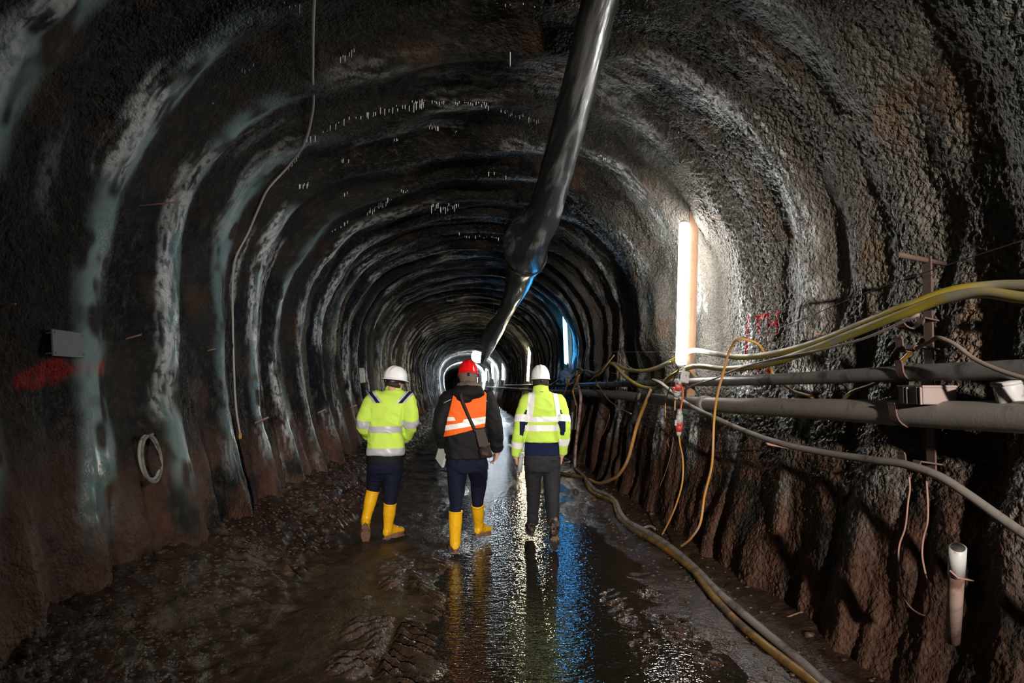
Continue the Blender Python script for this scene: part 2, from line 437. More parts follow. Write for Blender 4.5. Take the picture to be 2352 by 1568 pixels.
def make_floor():
    y = 1.5; ys = [-9.0, -6, -3, -1, .5, 1.5]
    while y < 204:
        y += max(.016, .0034*y); ys.append(y)
    ys = np.array(ys); xs = np.concatenate([np.arange(-3.0, -1.3, .022), np.arange(-1.3, 1.7, .0135), np.arange(1.7, 3.0, .022)])
    X, Y = np.meshgrid(xs, ys); sh = X.shape; X = X.ravel(); Y = Y.ravel()
    X = X+axis(Y); H = floor_h(X, Y); V = np.stack([X, Y, H], 1)
    I = np.arange(sh[0]*sh[1]).reshape(sh); Fq = np.stack([I[:-1, :-1], I[:-1, 1:], I[1:, 1:], I[1:, :-1]], -1).reshape(-1, 4)
    me = bpy.data.meshes.new('floor'); me.vertices.add(len(V)); me.vertices.foreach_set('co', V.ravel())
    me.loops.add(Fq.size); me.loops.foreach_set('vertex_index', Fq.ravel().astype(np.int32))
    me.polygons.add(len(Fq)); me.polygons.foreach_set('loop_start', np.arange(0, Fq.size, 4, dtype=np.int32)); me.update(); me.validate()
    wet = (1-sstep(-.005, .03, H))*sstep(-1.0, -.3, X-axis(Y))*(1-sstep(1.5, 2.0, X-axis(Y))); at = me.attributes.new('wet', 'FLOAT', 'POINT'); at.data.foreach_set('value', wet.astype(np.float32))
    m, N, L, b = nt('wet_mud')
    tc = N.new('ShaderNodeTexCoord')
    def noise(s, d=5):
        n = N.new('ShaderNodeTexNoise'); n.inputs['Scale'].default_value = s; n.inputs['Detail'].default_value = d; L.new(tc.outputs['Object'], n.inputs['Vector']); return n
    a, c, f = noise(1.3), noise(8), noise(70, 3)
    r = N.new('ShaderNodeValToRGB'); e = r.color_ramp.elements
    e[0].position = .3; e[0].color = (.018, .011, .007, 1); e[1].position = .78; e[1].color = (.085, .047, .029, 1); L.new(c.outputs['Fac'], r.inputs[0])
    L.new(r.outputs[0], b.inputs['Base Color'])
    g = N.new('ShaderNodeMapRange'); L.new(a.outputs['Fac'], g.inputs[0]); g.inputs[1].default_value = .35; g.inputs[2].default_value = .65; g.inputs[3].default_value = .28; g.inputs[4].default_value = .55
    wa = N.new('ShaderNodeAttribute'); wa.attribute_name = 'wet'; wm = N.new('ShaderNodeMix'); L.new(wa.outputs['Fac'], wm.inputs[0]); L.new(g.outputs[0], wm.inputs[2]); wm.inputs[3].default_value = .13
    L.new(wm.outputs[0], b.inputs['Roughness']); b.inputs['Specular IOR Level'].default_value = .6
    bp = N.new('ShaderNodeBump'); bp.inputs['Strength'].default_value = .8; bp.inputs['Distance'].default_value = .018
    ad = N.new('ShaderNodeMath'); ad.operation = 'MULTIPLY_ADD'; ad.inputs[1].default_value = .5; L.new(f.outputs['Fac'], ad.inputs[0]); L.new(noise(28, 3).outputs['Fac'], ad.inputs[2])
    L.new(ad.outputs[0], bp.inputs['Height']); L.new(bp.outputs[0], b.inputs['Normal'])
    o = obj('floor', me, m); tag(o, 'brown wet mud floor with tyre tread prints', kind='structure')
make_floor()
def make_water():
    ys = [1.0]; 
    while ys[-1] < 203: ys.append(ys[-1]+max(.12, .02*ys[-1]))
    xs = np.linspace(-.36, 1.6, 20); V, F = [], []
    for y in ys:
        for x in xs: V.append((x+float(axis(y)), y, -.0135))
    n = len(xs)
    for i in range(len(ys)-1):
        for k in range(n-1): F.append((i*n+k, i*n+k+1, (i+1)*n+k+1, (i+1)*n+k))
    m, N, L, b = nt('muddy_water')
    b.inputs['Base Color'].default_value = (.018, .014, .009, 1); b.inputs['Roughness'].default_value = .03; b.inputs['IOR'].default_value = 1.33
    b.inputs['Specular IOR Level'].default_value = .75
    tc = N.new('ShaderNodeTexCoord'); mp = N.new('ShaderNodeMapping'); mp.inputs['Scale'].default_value = (.62, 1.25, 1); L.new(tc.outputs['Object'], mp.inputs[0])
    n1 = N.new('ShaderNodeTexNoise'); n1.inputs['Scale'].default_value = 34; n1.inputs['Detail'].default_value = 2; L.new(mp.outputs[0], n1.inputs['Vector'])
    n2 = N.new('ShaderNodeTexNoise'); n2.inputs['Scale'].default_value = 10; n2.inputs['Detail'].default_value = 2; L.new(mp.outputs[0], n2.inputs['Vector'])
    ad = N.new('ShaderNodeMath'); ad.operation = 'ADD'; L.new(n1.outputs['Fac'], ad.inputs[0]); L.new(n2.outputs['Fac'], ad.inputs[1])
    bp = N.new('ShaderNodeBump'); bp.inputs['Strength'].default_value = .55; bp.inputs['Distance'].default_value = .011
    L.new(ad.outputs[0], bp.inputs['Height']); L.new(bp.outputs[0], b.inputs['Normal'])
    o = obj('shallow_water', mesh(V, F), m); tag(o, 'thin rippled sheet of water running down the middle of the muddy floor', 'water', kind='stuff')
make_water()

# ------------------------------------------------------------------ fluorescent lamps on boards along the right wall
M_WOOD = mat('sawn_board', (.36, .22, .14), .75, .3, var=.35, scale=6, bump=.4, bscale=40)
M_PLAST = mat('grey_plastic', (.5, .5, .5), .45, .4, var=.15, dirt=(.22, .16, .13), dirtamt=.35, dscale=14)
M_STEEL = mat('dusty_steel', (.17, .145, .135), .6, .5, metal=.2, var=.3, scale=7, bump=.2, dirt=(.23, .17, .15), dirtamt=.55, dscale=3)
M_RUST = mat('rusty_steel', (.15, .095, .08), .8, .3, var=.4, scale=20, bump=.5, bscale=90)
E_WHITE = emis('lit_tube_white', (1.0, .985, .95), LAMP)
E_BLUE = emis('lit_tube_blue', (.06, .45, 1.0), LAMP*.5)
E_WARM = emis('lit_tube_warm', (1.0, .86, .58), LAMP*2.2)
E_COOL = emis('lit_tube_cool', (.78, .9, 1.0), LAMP*1.35)
def lamp(top, bot, em, label, board=True, r=.05, wall=None):
    top, bot = Vector(top), Vector(bot); base = bot.copy(); t = empty('fluorescent_lamp', base)
    tag(t, label, 'lamp', 'fluorescent lamps along the right wall')
    d = (top-bot).normalized(); R = along(bot, top)
    L_ = (top-bot).length
    # tube lies a little off a flat housing, which is screwed to the board
    tube('tube', [bot+d*.03, bot+d*.05, top-d*.05, top-d*.03], [r*.75, r, r, r*.75], em, t, 16, base)
    for a in (bot, top-d*.03):
        tube('end_cap', [a, a+d*.03], [r*.72, r*.72], M_PLAST, t, 14, base)
    back = Vector((1, 0, 0))
    bev_box('housing', (top+bot)/2+back*(r+.018)+Vector((0, .0, 0)), (.035, .09, L_*.98), M_PLAST, t, R, .006, base)
    if board:
        bev_box('board', (top+bot)/2+back*(r+.055)-d*.1, (.035, .10, L_+.42), M_WOOD, t, R, .003, base)
    return t
def lampx(px, y0, y1, Y, em, label, dx=0, board=True):
    a = W(px+dx, y0, Y); b_ = W(px, y1, Y); return lamp(a, b_, em, label, board)
lampx(1563, 508, 842, 7.1, E_WHITE, 'nearest lit white tube lamp mounted upright on a wooden board', 8)
lampx(1301, 702, 838, 17.4, E_BLUE, 'second tube lamp along the wall, glowing blue', -5)
lampx(1212, 794, 876, 29.0, E_WARM, 'warm yellowish tube lamp beside the helmet of the right-hand walker', 5)
lampx(1154, 827, 873, 50.0, E_COOL, 'fourth lit tube lamp along the wall, white with a bluish sheen', 1)
lampx(1132, 834, 870, 60.5, E_COOL, 'fifth lit tube lamp along the wall, below the duct end', -3)
lampx(1117, 846, 874, 76, E_COOL, 'sixth lit tube lamp along the wall, left of the fifth', -1)
lampx(1108, 851, 876, 92, E_COOL, 'seventh lit tube lamp along the wall, small and thin', -1)
lampx(1098, 857, 878, 104, E_COOL, 'eighth lit tube lamp, right beside the red helmet', -1)
lampx(1092.5, 861, 875, 116, E_COOL, 'farthest lit tube lamp, touching the red helmet', -1)
# unseen rear light, given an added tripod floodlight whose narrow beam dims the near walls
def added_flood(loc, aim, power, size, label):
    loc = Vector(loc); t = empty('floodlight', (loc.x, loc.y, 0)); tag(t, label, 'floodlight'); base = t.location
    R = along(loc, aim); d = (Vector(aim)-loc).normalized()
    bev_box('housing', loc-d*.1, (.34, .26, .12), M_PLAST, t, R, .01, base)
    V, F = tube_vf([loc-d*.03, loc+d*.06], [.12, .17], 20); bm = bmesh.new(); vs = [bm.verts.new(v) for v in V]
    for f in F[:-2]: bm.faces.new([vs[i] for i in f])
    obj('reflector', bm_mesh(bm, base), M_PLAST, t)
    tube('pole', [loc-d*.1, (loc.x, loc.y, .4), (loc.x, loc.y, .02)], .018, M_STEEL, t, 8, base)
    for k in range(3):
        a = 2.1*k+.4; tube('leg', [(loc.x, loc.y, .9), (loc.x+.45*math.cos(a), loc.y+.45*math.sin(a), .01)], .012, M_STEEL, t, 8, base)
    l = bpy.data.lights.new('beam', 'SPOT'); l.energy = power; l.color = (1.0, .9, .8); l.spot_size = math.radians(size); l.spot_blend = 1.0; l.shadow_soft_size = .1
    o = bpy.data.objects.new('beam', l); link(o, t); o.location = loc-base+d*.02; o.rotation_euler = (-d).to_track_quat('Z', 'Y').to_euler()
added_flood((.9, -6.0, 2.7), (.65, 8, 1.4), FLOOD, 38, 'unseen floodlight added on a tripod behind the viewpoint')

# glowing disc for the bright duct end; its lamp body is made up
wl = empty('added_light', W(1098, 818, 57)); tag(wl, 'round glowing disc standing in for the lit end of the duct far in', 'added light')
def disc_vf(c, n, r0, depth, seg=20):
    n = Vector(n).normalized(); V, F = tube_vf([Vector(c)-n*depth, Vector(c)], [r0*.8, r0], seg); return V, F
V, F = tube_vf([(0, .25, 0), (0, .1, 0), (0, 0, 0)], [.3, .52, .58], 24); obj('reflector', mesh(V, F), M_PLAST, wl)
V, F = tube_vf([(0, -.01, 0), (0, -.03, 0), (0, -.06, 0)], [.56, .5, .3], 24); obj('lens', mesh(V, F), emis('added_glow', (.9, .97, 1), 9.0), wl)
V, F = tube_vf([(0, .1, .5), (0, .1, 1.0)], .03, 8); obj('hanger', mesh(V, F), M_STEEL, wl)
# added lens on the hidden far face brightens the rings beyond
V, F = tube_vf([(0, .26, 0), (0, .3, 0)], [.3, .28], 20); obj('lens', mesh(V, F), emis('added_glow_far', (.9, .97, 1), 1100.0), wl)
wl2 = empty('added_light', W(1077, 848, 83)); tag(wl2, 'added light far in, hidden behind the red helmet', 'added light')  # unseen light, added to brighten the deepest section
V, F = tube_vf([(0, .0, 0), (0, .12, 0), (0, .25, 0)], [.3, .5, .5], 20); obj('reflector', mesh(V, F), M_PLAST, wl2)
V, F = tube_vf([(0, .26, 0), (0, .3, 0)], [.45, .4], 20); obj('lens', mesh(V, F), emis('added_glow_deep', (.9, .97, 1), 1500.0), wl2)
tube('hanger', [(0, .1, .45), (0, .1, 1.1)], .03, M_STEEL, wl2, 8)

# ------------------------------------------------------------------ ventilation duct under the vault
def make_duct():
    st = [(-1.6, None), ]
    # pixel centre x, y, width, height above the camera
    S = [(1378, 0, 90, 2.42), (1342, 150, 84, 2.38), (1303, 300, 84, 2.3), (1268, 430, 80, 2.18), (1244, 500, 90, 2.1), (1208, 550, 112, 2.03),
         (1209, 588, 96, 1.97), (1203, 608, 76, 1.95), (1197, 626, 72, 1.93), (1189, 652, 60, 1.88), (1177, 682, 46, 1.82), (1163, 712, 36, 1.75), (1150, 736, 36, 1.68), (1136, 757, 44, 1.6), (1126, 776, 40, 1.52), (1123, 790, 33, 1.46), (1120, 801, 26, 1.42), (1113, 818, 18, 1.25), (1108, 831, 10, 1.1)]
    C, Rr = [], []
    for px, py, w, h in S:
        d = ray(px, py); t = h/d.z; p = CAM+d*t; C.append(p); Rr.append(w*.5*.95*(p-CAM).dot(_F)/FPX)
    # further back over the photographer's head
    dirn = (C[0]-C[1]).normalized(); C = [C[0]+dirn*6, C[0]+dirn*3] + C; Rr = [Rr[0]]*2+Rr
    path = crn(C, 10); rad = [v.x for v in cr([Vector((r, 0, 0)) for r in Rr], 10)]
    V, F = [], []; seg = 40; n = len(path); acc = 0
    for i in range(n):
        t = (path[min(i+1, n-1)]-path[max(i-1, 0)]).normalized(); u = t.cross(Vector((0, 0, 1))).normalized(); v = u.cross(t)
        if i: acc += (path[i]-path[i-1]).length
        for k in range(seg):
            a = 2*math.pi*k/seg
            # the slack film sags and creases lengthways
            r = rad[i]*(1+.05*float(vn(math.cos(a)*1.6, math.sin(a)*1.6, acc*.5, 5))+.035*float(vn(math.cos(a)*4, math.sin(a)*4, acc*.9, 6)))
            r *= 1-.10*math.exp(-((a-2.6)/.22)**2)
            V.append(path[i]+(u*math.cos(a)*r+v*math.sin(a)*r*1.04))
    for i in range(n-1):
        for k in range(seg):
            a = i*seg+k; b_ = i*seg+(k+1) % seg; F.append((a, b_, b_+seg, a+seg))
    F.append(tuple(range(seg-1, -1, -1))); F.append(tuple((n-1)*seg+k for k in range(seg)))
    m = mat('black_duct_film', (.03, .032, .034), .3, .6, var=.4, scale=3, bump=.5, bscale=7, bdist=.03, dirt=(.20, .20, .195), dirtamt=.42, dscale=4.5, stretch=(1.6, .16, 1.6))
    base = C[2]; t = empty('ventilation_duct', base); tag(t, 'long black sagging ventilation duct hanging under the vault right of centre', 'duct')
    obj('duct_skin', mesh(V, F, base), m, t)
    M_col = mat('duct_collar', (.05, .05, .052), .35, .6, var=.3, dirt=(.2, .19, .18), dirtamt=.4)
    for j in (2+6, 2+14):
        i = j*10; d = (path[i+1]-path[i-1]).normalized()
        V2, F2 = tube_vf([path[i]-d*.09, path[i]-d*.05, path[i]+d*.05, path[i]+d*.09], [rad[i]*.98, rad[i]*1.06, rad[i]*1.06, rad[i]*.98], 32)
        obj('collar', mesh(V2, F2, base), M_col, t)
    # carrying wire with hangers
    top = [path[i]+Vector((0, 0, rad[i]*1.04+.01)) for i in range(0, n, 4)]
    tube('carrying_wire', top, .006, M_STEEL, t, 6, base)
    for y in (2.4, 4.9, 7.2, 11, 15, 20):
        i = min(range(n), key=lambda q: abs(path[q].y-y)); p = path[i]+Vector((0, 0, rad[i]*1.04)); q = p.copy(); k = 0
        while inside(q)[0] > -.02 and k < 200: q = q+Vector((0, 0, .02)); k += 1
        tube('hanger', [p, q], .005, M_STEEL, t, 6, base)
make_duct()

# ------------------------------------------------------------------ people
def ell_vf(c, r, rot=None, seg=20, rings=12, V=None, F=None):
    V = [] if V is None else V; F = [] if F is None else F; b = len(V); c = Vector(c)
    def put(p):
        p = Vector((p[0]*r[0], p[1]*r[1], p[2]*r[2]))
        V.append(c+(rot @ p if rot is not None else p))
    put((0, 0, -1))
    for i in range(1, rings):
        a = -math.pi/2+math.pi*i/rings
        for k in range(seg):
            t = 2*math.pi*k/seg; put((math.cos(a)*math.cos(t), math.cos(a)*math.sin(t), math.sin(a)))
    put((0, 0, 1)); n = 1+(rings-1)*seg
    for k in range(seg):
        F.append((b, b+1+(k+1) % seg, b+1+k)); F.append((b+n, b+n-seg+k, b+n-seg+(k+1) % seg))
    for i in range(rings-2):
        for k in range(seg):
            p = b+1+i*seg+k; q = b+1+i*seg+(k+1) % seg; F.append((p, q, q+seg, p+seg))
    return V, F
def stack_vf(rings, seg=28, pw=2.5, V=None, F=None):
    """rings: (cx, cy, cz, rx, ry) horizontal superellipses from one end to the other"""
    V = [] if V is None else V; F = [] if F is None else F; b = len(V)
    for cx, cy, cz, rx, ry in rings:
        for k in range(seg):
            a = 2*math.pi*k/seg; ca, sa = math.cos(a), math.sin(a)
            f = (abs(ca)**pw+abs(sa)**pw)**(-1/pw)
            V.append(Vector((cx+rx*ca*f, cy+ry*sa*f, cz)))
    for i in range(len(rings)-1):
        for k in range(seg):
            p = b+i*seg+k; q = b+i*seg+(k+1) % seg; F.append((p, q, q+seg, p+seg))
    F.append(tuple(b+k for k in range(seg-1, -1, -1))); F.append(tuple(b+(len(rings)-1)*seg+k for k in range(seg)))
    return V, F
def smooth_rings(r, n=5): 
    """resample a ring list by Catmull-Rom on all five numbers"""
    A = cr([Vector(x[:3]) for x in r], n); B = cr([Vector((x[3], x[4], 0)) for x in r], n)
    return [(a.x, a.y, a.z, b.x, b.y) for a, b in zip(A, B)]
def fuse(V, F, voxel=.01, it=4, folds=0.0, fscale=(9, 9, 9), seed=1, off=(0, 0, 0)):
    """one continuous skin around everything in V,F"""
    me = mesh(V, F); bm = bmesh.new(); bm.from_mesh(me); bmesh.ops.recalc_face_normals(bm, faces=bm.faces); bm.to_mesh(me); bm.free()
    o = bpy.data.objects.new('tmp', me); COL.objects.link(o)
    md = o.modifiers.new('r', 'REMESH'); md.mode = 'VOXEL'; md.voxel_size = voxel
    if it:
        sm = o.modifiers.new('s', 'SMOOTH'); sm.factor = .5; sm.iterations = it
    dg = bpy.context.evaluated_depsgraph_get(); r = bpy.data.meshes.new_from_object(o.evaluated_get(dg))
    bpy.data.objects.remove(o); bpy.data.meshes.remove(me)
    n = len(r.vertices); co = np.empty(n*3); r.vertices.foreach_get('co', co); co = co.reshape(-1, 3)
    if folds:
        nr = np.empty(n*3, dtype=np.float32); r.vertices.foreach_get('normal', nr); nr = nr.reshape(-1, 3)
        f = 1-np.abs(fbm(co[:, 0]*fscale[0], co[:, 1]*fscale[1], co[:, 2]*fscale[2]+co[:, 0]*4, 2, seed))*1.6
        co = co+nr*(folds*f)[:, None]
    co = co-np.array(off); r.vertices.foreach_set('co', co.ravel()); r.update(); return r
def patch(src, planes, lift=.004, keep=None, thick=0.0):
    """piece of cloth cut out of a garment: planes (point, outward normal), then lifted off it"""
    bm = bmesh.new(); bm.from_mesh(src)
    for co, no in planes:
        bmesh.ops.bisect_plane(bm, geom=bm.verts[:]+bm.edges[:]+bm.faces[:], plane_co=Vector(co), plane_no=Vector(no), clear_outer=True)
    if keep is not None:
        bmesh.ops.delete(bm, geom=[f for f in bm.faces if not keep(f.calc_center_median())], context='FACES')
    bm.normal_update()
    mv = [(v, v.normal.copy()) for v in bm.verts]
    for v, nn in mv: v.co += nn*lift
    me = bpy.data.meshes.new('m'); bm.to_mesh(me); bm.free(); me.materials.clear(); return me
def segd(p, a, b):
    ab = b-a; t = max(0, min(1, (p-a).dot(ab)/ab.length_squared)); return (p-(a+ab*t)).length

M_SKIN = mat('skin', (.62, .34, .25), .5, .4, var=.12)
M_YEL = mat('hi_vis_yellow_fabric', (.62, .90, .115), .7, .3, var=.08, scale=5, bump=.25, bscale=35, bdist=.006)
M_ORA = mat('hi_vis_orange_fabric', (1.0, .15, .012), .65, .3, var=.06, scale=5, bump=.25, bscale=30, bdist=.006)
M_REF = mat('silver_reflective_tape', (.93, .94, .95), .35, .6, var=.04)
M_REFD = mat('grey_reflective_tape', (.5, .5, .55), .4, .6, var=.1)
M_BLACK = mat('black_padded_fabric', (.005, .005, .006), .75, .3, var=.3, bump=.3, bscale=25, bdist=.01)
M_NAVY = mat('navy_denim', (.006, .009, .026), .8, .2, var=.3, bump=.3, bscale=40)
M_NAVY2 = mat('navy_knit', (.008, .013, .05), .8, .2, var=.2, bump=.3, bscale=80)
M_GREY = mat('charcoal_trousers', (.022, .022, .027), .75, .25, var=.25, bump=.25, bscale=40)
M_BOOT = mat('yellow_rubber', (.88, .47, .012), .28, .5, var=.1, scale=8)
M_SOLE = mat('muddy_sole', (.23, .13, .09), .8, .3, var=.4, scale=30, bump=.6)
M_SOLED = mat('dark_muddy_sole', (.035, .03, .028), .7, .3, var=.4, dirt=(.30, .19, .14), dirtamt=.42, dscale=14)
M_LEATH = mat('dark_leather', (.03, .017, .012), .55, .25, var=.4, bump=.3, bscale=25, bdist=.008)
M_HIKE = mat('dark_boot_leather', (.025, .023, .022), .5, .4, var=.4, dirt=(.25, .17, .13), dirtamt=.45, dscale=18)
M_HWHITE = mat('white_helmet_shell', (.86, .88, .9), .25, .5, var=.02)
M_HRED = mat('red_helmet_shell', (.75, .008, .010), .2, .55, var=.05)
M_HAIRD = mat('dark_short_hair', (.03, .02, .015), .6, .4, var=.5, scale=90, bump=.8, bscale=160)
M_HAIRB = mat('grey_brown_hair', (.17, .125, .095), .6, .4, var=.5, scale=60, bump=.9, bscale=110, bdist=.012)
M_PAPER = mat('paper', (.82, .83, .85), .7, .2, var=.04)
M_DARKP = mat('black_plastic', (.012, .012, .013), .4, .5, var=.2)

def hand_vf(wrist, fwd, palm, side, curl, V, F, size=1.0):
    """palm, four fingers bent at the knuckles, and a thumb leaving the side of the palm. side: +1 = thumb lies along fwd x palm"""
    f = Vector(fwd).normalized(); p = Vector(palm); p = (p-f*p.dot(f)).normalized(); s = f.cross(p)*side   # s points to the thumb side
    w = Vector(wrist); z = size
    R = Matrix((s, p, f)).transposed()
    ell_vf(w+f*.05*z, (.042*z, .017*z, .055*z), R, 14, 10, V, F)
    tube_vf([w-f*.05, w+f*.03], [.028*z, .03*z], 10, 1, V, F)
    for k, (o, l) in enumerate(((.03, .075), (.010, .083), (-.011, .077), (-.030, .06))):
        a = w+f*.088*z+s*o*z; pts = [a-f*.03*z, a]; d = f; l *= z
        for j, q in enumerate((.45, .32, .26)):
            an = curl*(1.0+.15*j); d = (d*math.cos(an)+p*math.sin(an)).normalized(); pts.append(pts[-1]+d*l*q)
            p2 = (p*math.cos(an)-f*math.sin(an))
        tube_vf(pts, [.0085*z, .0095*z, .009*z, .0085*z, .007*z], 8, 1, V, F)
    a = w+f*.03*z+s*.03*z; d = (f*.65+s*.7+p*.35).normalized(); b2 = a+d*.045*z; d2 = (f*.85+p*.5*(.5+curl)+s*.1).normalized(); c2 = b2+d2*.032*z
    tube_vf([a-d*.02*z, a, b2, c2, c2+(d2+p*.3).normalized()*.022*z], [.012*z, .013*z, .0115*z, .0105*z, .008*z], 8, 1, V, F)

def head_vf(c, R, V, F, eyes):
    """R turns local head space (x right, y face, z up) into the world; c is the middle of the skull"""
    c = Vector(c)
    def P(x, y, z): return c+R @ Vector((x, y, z))
    ell_vf(P(0, -.01, .025), (.076, .096, .09), R, 20, 14, V, F)
    ell_vf(P(0, .03, -.055), (.056, .062, .062), R, 16, 10, V, F)          # jaw
    ell_vf(P(0, .083, -.012), (.034, .018, .02), R, 12, 8, V, F)           # brow / cheeks
    ell_vf(P(0, .078, -.085), (.026, .02, .018), R, 12, 8, V, F)           # chin
    ell_vf(P(0, .089, -.062), (.024, .012, .009), R, 12, 8, V, F)          # lips
    tube_vf([P(0, .088, .008), P(0, .102, -.018), P(0, .112, -.034)], [.009, .012, .014], 10, 1, V, F)   # nose
    for s in (-1, 1):
        ell_vf(P(s*.079, -.005, -.02), (.011, .02, .033), R @ Matrix.Rotation(s*.25, 3, 'Z'), 12, 8, V, F)  # ear
        eyes.append(P(s*.031, .078, -.002))
def helmet(root, c, R, m, base, w=.108, d=.132, h=.125, ribs=1.0, tag_label=None):
    """hard hat: ribbed dome, brim longer over the face, harness band and rear knob"""
    c = Vector(c); V, F = [], []; seg, rings = 48, 14
    def P(x, y, z): return c+R @ Vector((x, y, z))
    for i in range(rings+1):
        a = math.pi/2*i/rings
        for k in range(seg):
            t = 2*math.pi*k/seg; x = math.cos(a)**.85*math.cos(t); y = math.cos(a)**.85*math.sin(t); z = math.sin(a)**.95
            rib = ribs*(.006*max(0, math.cos(min(1.57, abs(x)*9.5)))+.004*max(0, math.cos(min(1.57, abs(abs(x)-.42)*11))))*math.sin(min(1, max(0, z*1.5))*1.57)
            V.append(P(x*w*(1+rib/.1), y*d*(1+rib/.1), z*h*(1+rib/.12)))
    for i in range(rings):
        for k in range(seg):
            p = i*seg+k; q = i*seg+(k+1) % seg; F.append((p, q, q+seg, p+seg))
    n0 = len(V)
    for j, (e, z) in enumerate(((1.0, 0), (1.0, -.012), (1.09, -.02), (1.09, -.026), (.98, -.022))):
        for k in range(seg):
            t = 2*math.pi*k/seg; pk = .045*max(0, math.sin(t))**2*(1 if j in (2, 3) else 0)
            V.append(P(w*e*math.cos(t), d*e*math.sin(t)+pk, z))
    for j in range(4):
        for k in range(seg):
            p = n0+j*seg+k; q = n0+j*seg+(k+1) % seg; F.append((p, p+seg, q+seg, q))
    o = obj('helmet', mesh(V, F, base), m, root)
    if tag_label: o['label'] = tag_label
    V, F = [], []
    for j, (e, z) in enumerate(((.84, -.004), (.86, -.045), (.83, -.05), (.80, -.01))):
        for k in range(seg):
            t = 2*math.pi*k/seg; V.append(P(w*e*math.cos(t), d*e*math.sin(t), z-.012*max(0, -math.sin(t))*(1 if j in (1, 2) else 0)))
    for j in range(4):
        for k in range(seg):
            p = (j*seg+k); q = j*seg+(k+1) % seg; F.append((p, q, ((j+1) % 4)*seg+(k+1) % seg, ((j+1) % 4)*seg+k))
    obj('harness_band', mesh(V, F, base), M_DARKP, o)
    kc = P(0, -d*.87, -.045); kd = R @ Vector((0, -1, 0))
    tube('adjusting_knob', [kc, kc+kd*.02], .016, M_DARKP, o, 14, base)
    return o
def boot(root, name, target, local, yaw, pitch, top, m, sole_m, base, r0=.05, r1=.067, flat=None, low=False):
    """foot pitched toe-down by pitch, its local point put on target; a shaft runs from the ankle to top"""
    R = Matrix.Rotation(-yaw, 3, 'Z') @ Matrix.Rotation(-pitch, 3, 'X'); T = Vector(target)-R @ Vector(local)
    def P(x, y, z): return T+R @ Vector((x, y, z))
    V, F = [], []; seg = 18
    secs = [(-.088, .022, .03, .055), (-.075, .037, .048, .062), (-.03, .043, .062, .075), (.04, .043, .055, .068), (.1, .048, .042, .056), (.15, .049, .034, .048), (.19, .04, .028, .042), (.213, .02, .016, .034)]
    for y, rx, rz, cz in secs:
        for k in range(seg):
            a = 2*math.pi*k/seg; V.append(P(rx*math.cos(a), y, max(.012, cz+rz*math.sin(a))))
    for i in range(len(secs)-1):
        for k in range(seg):
            p = i*seg+k; q = i*seg+(k+1) % seg; F.append((p, q, q+seg, p+seg))
    F.append(tuple(range(seg-1, -1, -1))); F.append(tuple((len(secs)-1)*seg+k for k in range(seg)))
    ank = P(0, -.035, .09); top = Vector(top); ax = (top-ank)
    tube_vf([P(0, -.035, .05), ank, ank+ax*.25, ank+ax*.6, ank+ax*.97, top], [r0*.95, r0, r0*1.04, r1*.97, r1, r1*1.03], 20, 1, V, F)
    o = obj(name, fuse(V, F, .007, 3, .0022, (20, 20, 14), 3, base), m, root)
    if not low:
        d = ax.normalized(); tube('boot_rim', [top-d*.012, top+d*.004], r1*1.05, m, o, 20, base)
    # sole: outline with a waist, tread bars and heel
    out = []
    for k in range(28):
        a = 2*math.pi*k/28; y = .062+.152*math.sin(a); wv = .043+.009*math.sin((y-.02)*14); out.append((wv*math.cos(a)*(1.05 if y > .03 else .9), y))
    V, F = [], []; n = len(out)
    for z, e in ((-.012, .95), (0, 1.0), (.02, 1.03), (.028, .9)):
        for x, y in out: V.append(P(x*e, .062+(y-.062)*(.97+.03*e), z))
    for j in range(3):
        for k in range(n):
            p = j*n+k; q = j*n+(k+1) % n; F.append((p, q, q+n, p+n))
    F.append(tuple(range(n-1, -1, -1))); F.append(tuple(3*n+k for k in range(n)))
    for y in (-.07, -.045, .045, .075, .105, .135, .165, .19):
        w = .07 if y < 0 else .082-.25*max(0, y-.13); box_vf(P(0, y, -.014), (w, .014, .012), R, V, F)
    so = obj('sole', mesh(V, F, base), sole_m, o, smooth=False)
    return o, ank
def torso(rows, Y):
    """rows: (px left, px right, py, y offset, half depth)"""
    out = []
    for a, b, py, dy, ry in rows:
        A, B = W(a, py, Y), W(b, py, Y); out.append(((A.x+B.x)/2, Y+dy, (A.z+B.z)/2, (B.x-A.x)/2, ry))
    return out
def tube_pts(pts, radii, V, F, n=5, seg=14):
    tube_vf(cr(pts, n), [v.x for v in cr([Vector((r, 0, 0)) for r in radii], n)], seg, 1, V, F)
def slim(rings, k): return [(a, b, c, d*k, e*k) for a, b, c, d, e in rings]

def build_body(name, base, label, head_c, headR, torso_rings, arms, legs, hands):
    V, F, eyes = [], [], []
    head_vf(head_c, headR, V, F, eyes)
    tr = torso_rings[-1]; nb = Vector((tr[0], tr[1], tr[2]))
    tube_vf([Vector(head_c)+headR @ Vector((0, -.02, -.04)), Vector(head_c)+headR @ Vector((0, -.03, -.1)), nb-Vector((0, 0, .06))], [.054, .056, .07], 14, 1, V, F)
    stack_vf(smooth_rings(slim(torso_rings, .82)), 24, 2.4, V, F)
    for pts in arms: tube_pts(pts, [.05, .042, .038, .032, .028][:len(pts)] if len(pts) <= 5 else .04, V, F)
    for pts in legs: tube_pts(pts, [.075, .052, .034, .028, .028][:len(pts)], V, F)
    for h in hands: hand_vf(*h, V, F)
    o = obj(name, fuse(V, F, .0062, 2, off=base), M_SKIN); o.location = base
    tag(o, label, 'person', 'three people walking into the tunnel')
    for e in eyes:
        V, F = ell_vf(e, (.012, .012, .012), None, 12, 8); obj('eye', mesh(V, F, base), M_PAPER, o)
    return o
def Rz(a): return Matrix.Rotation(a, 3, 'Z')
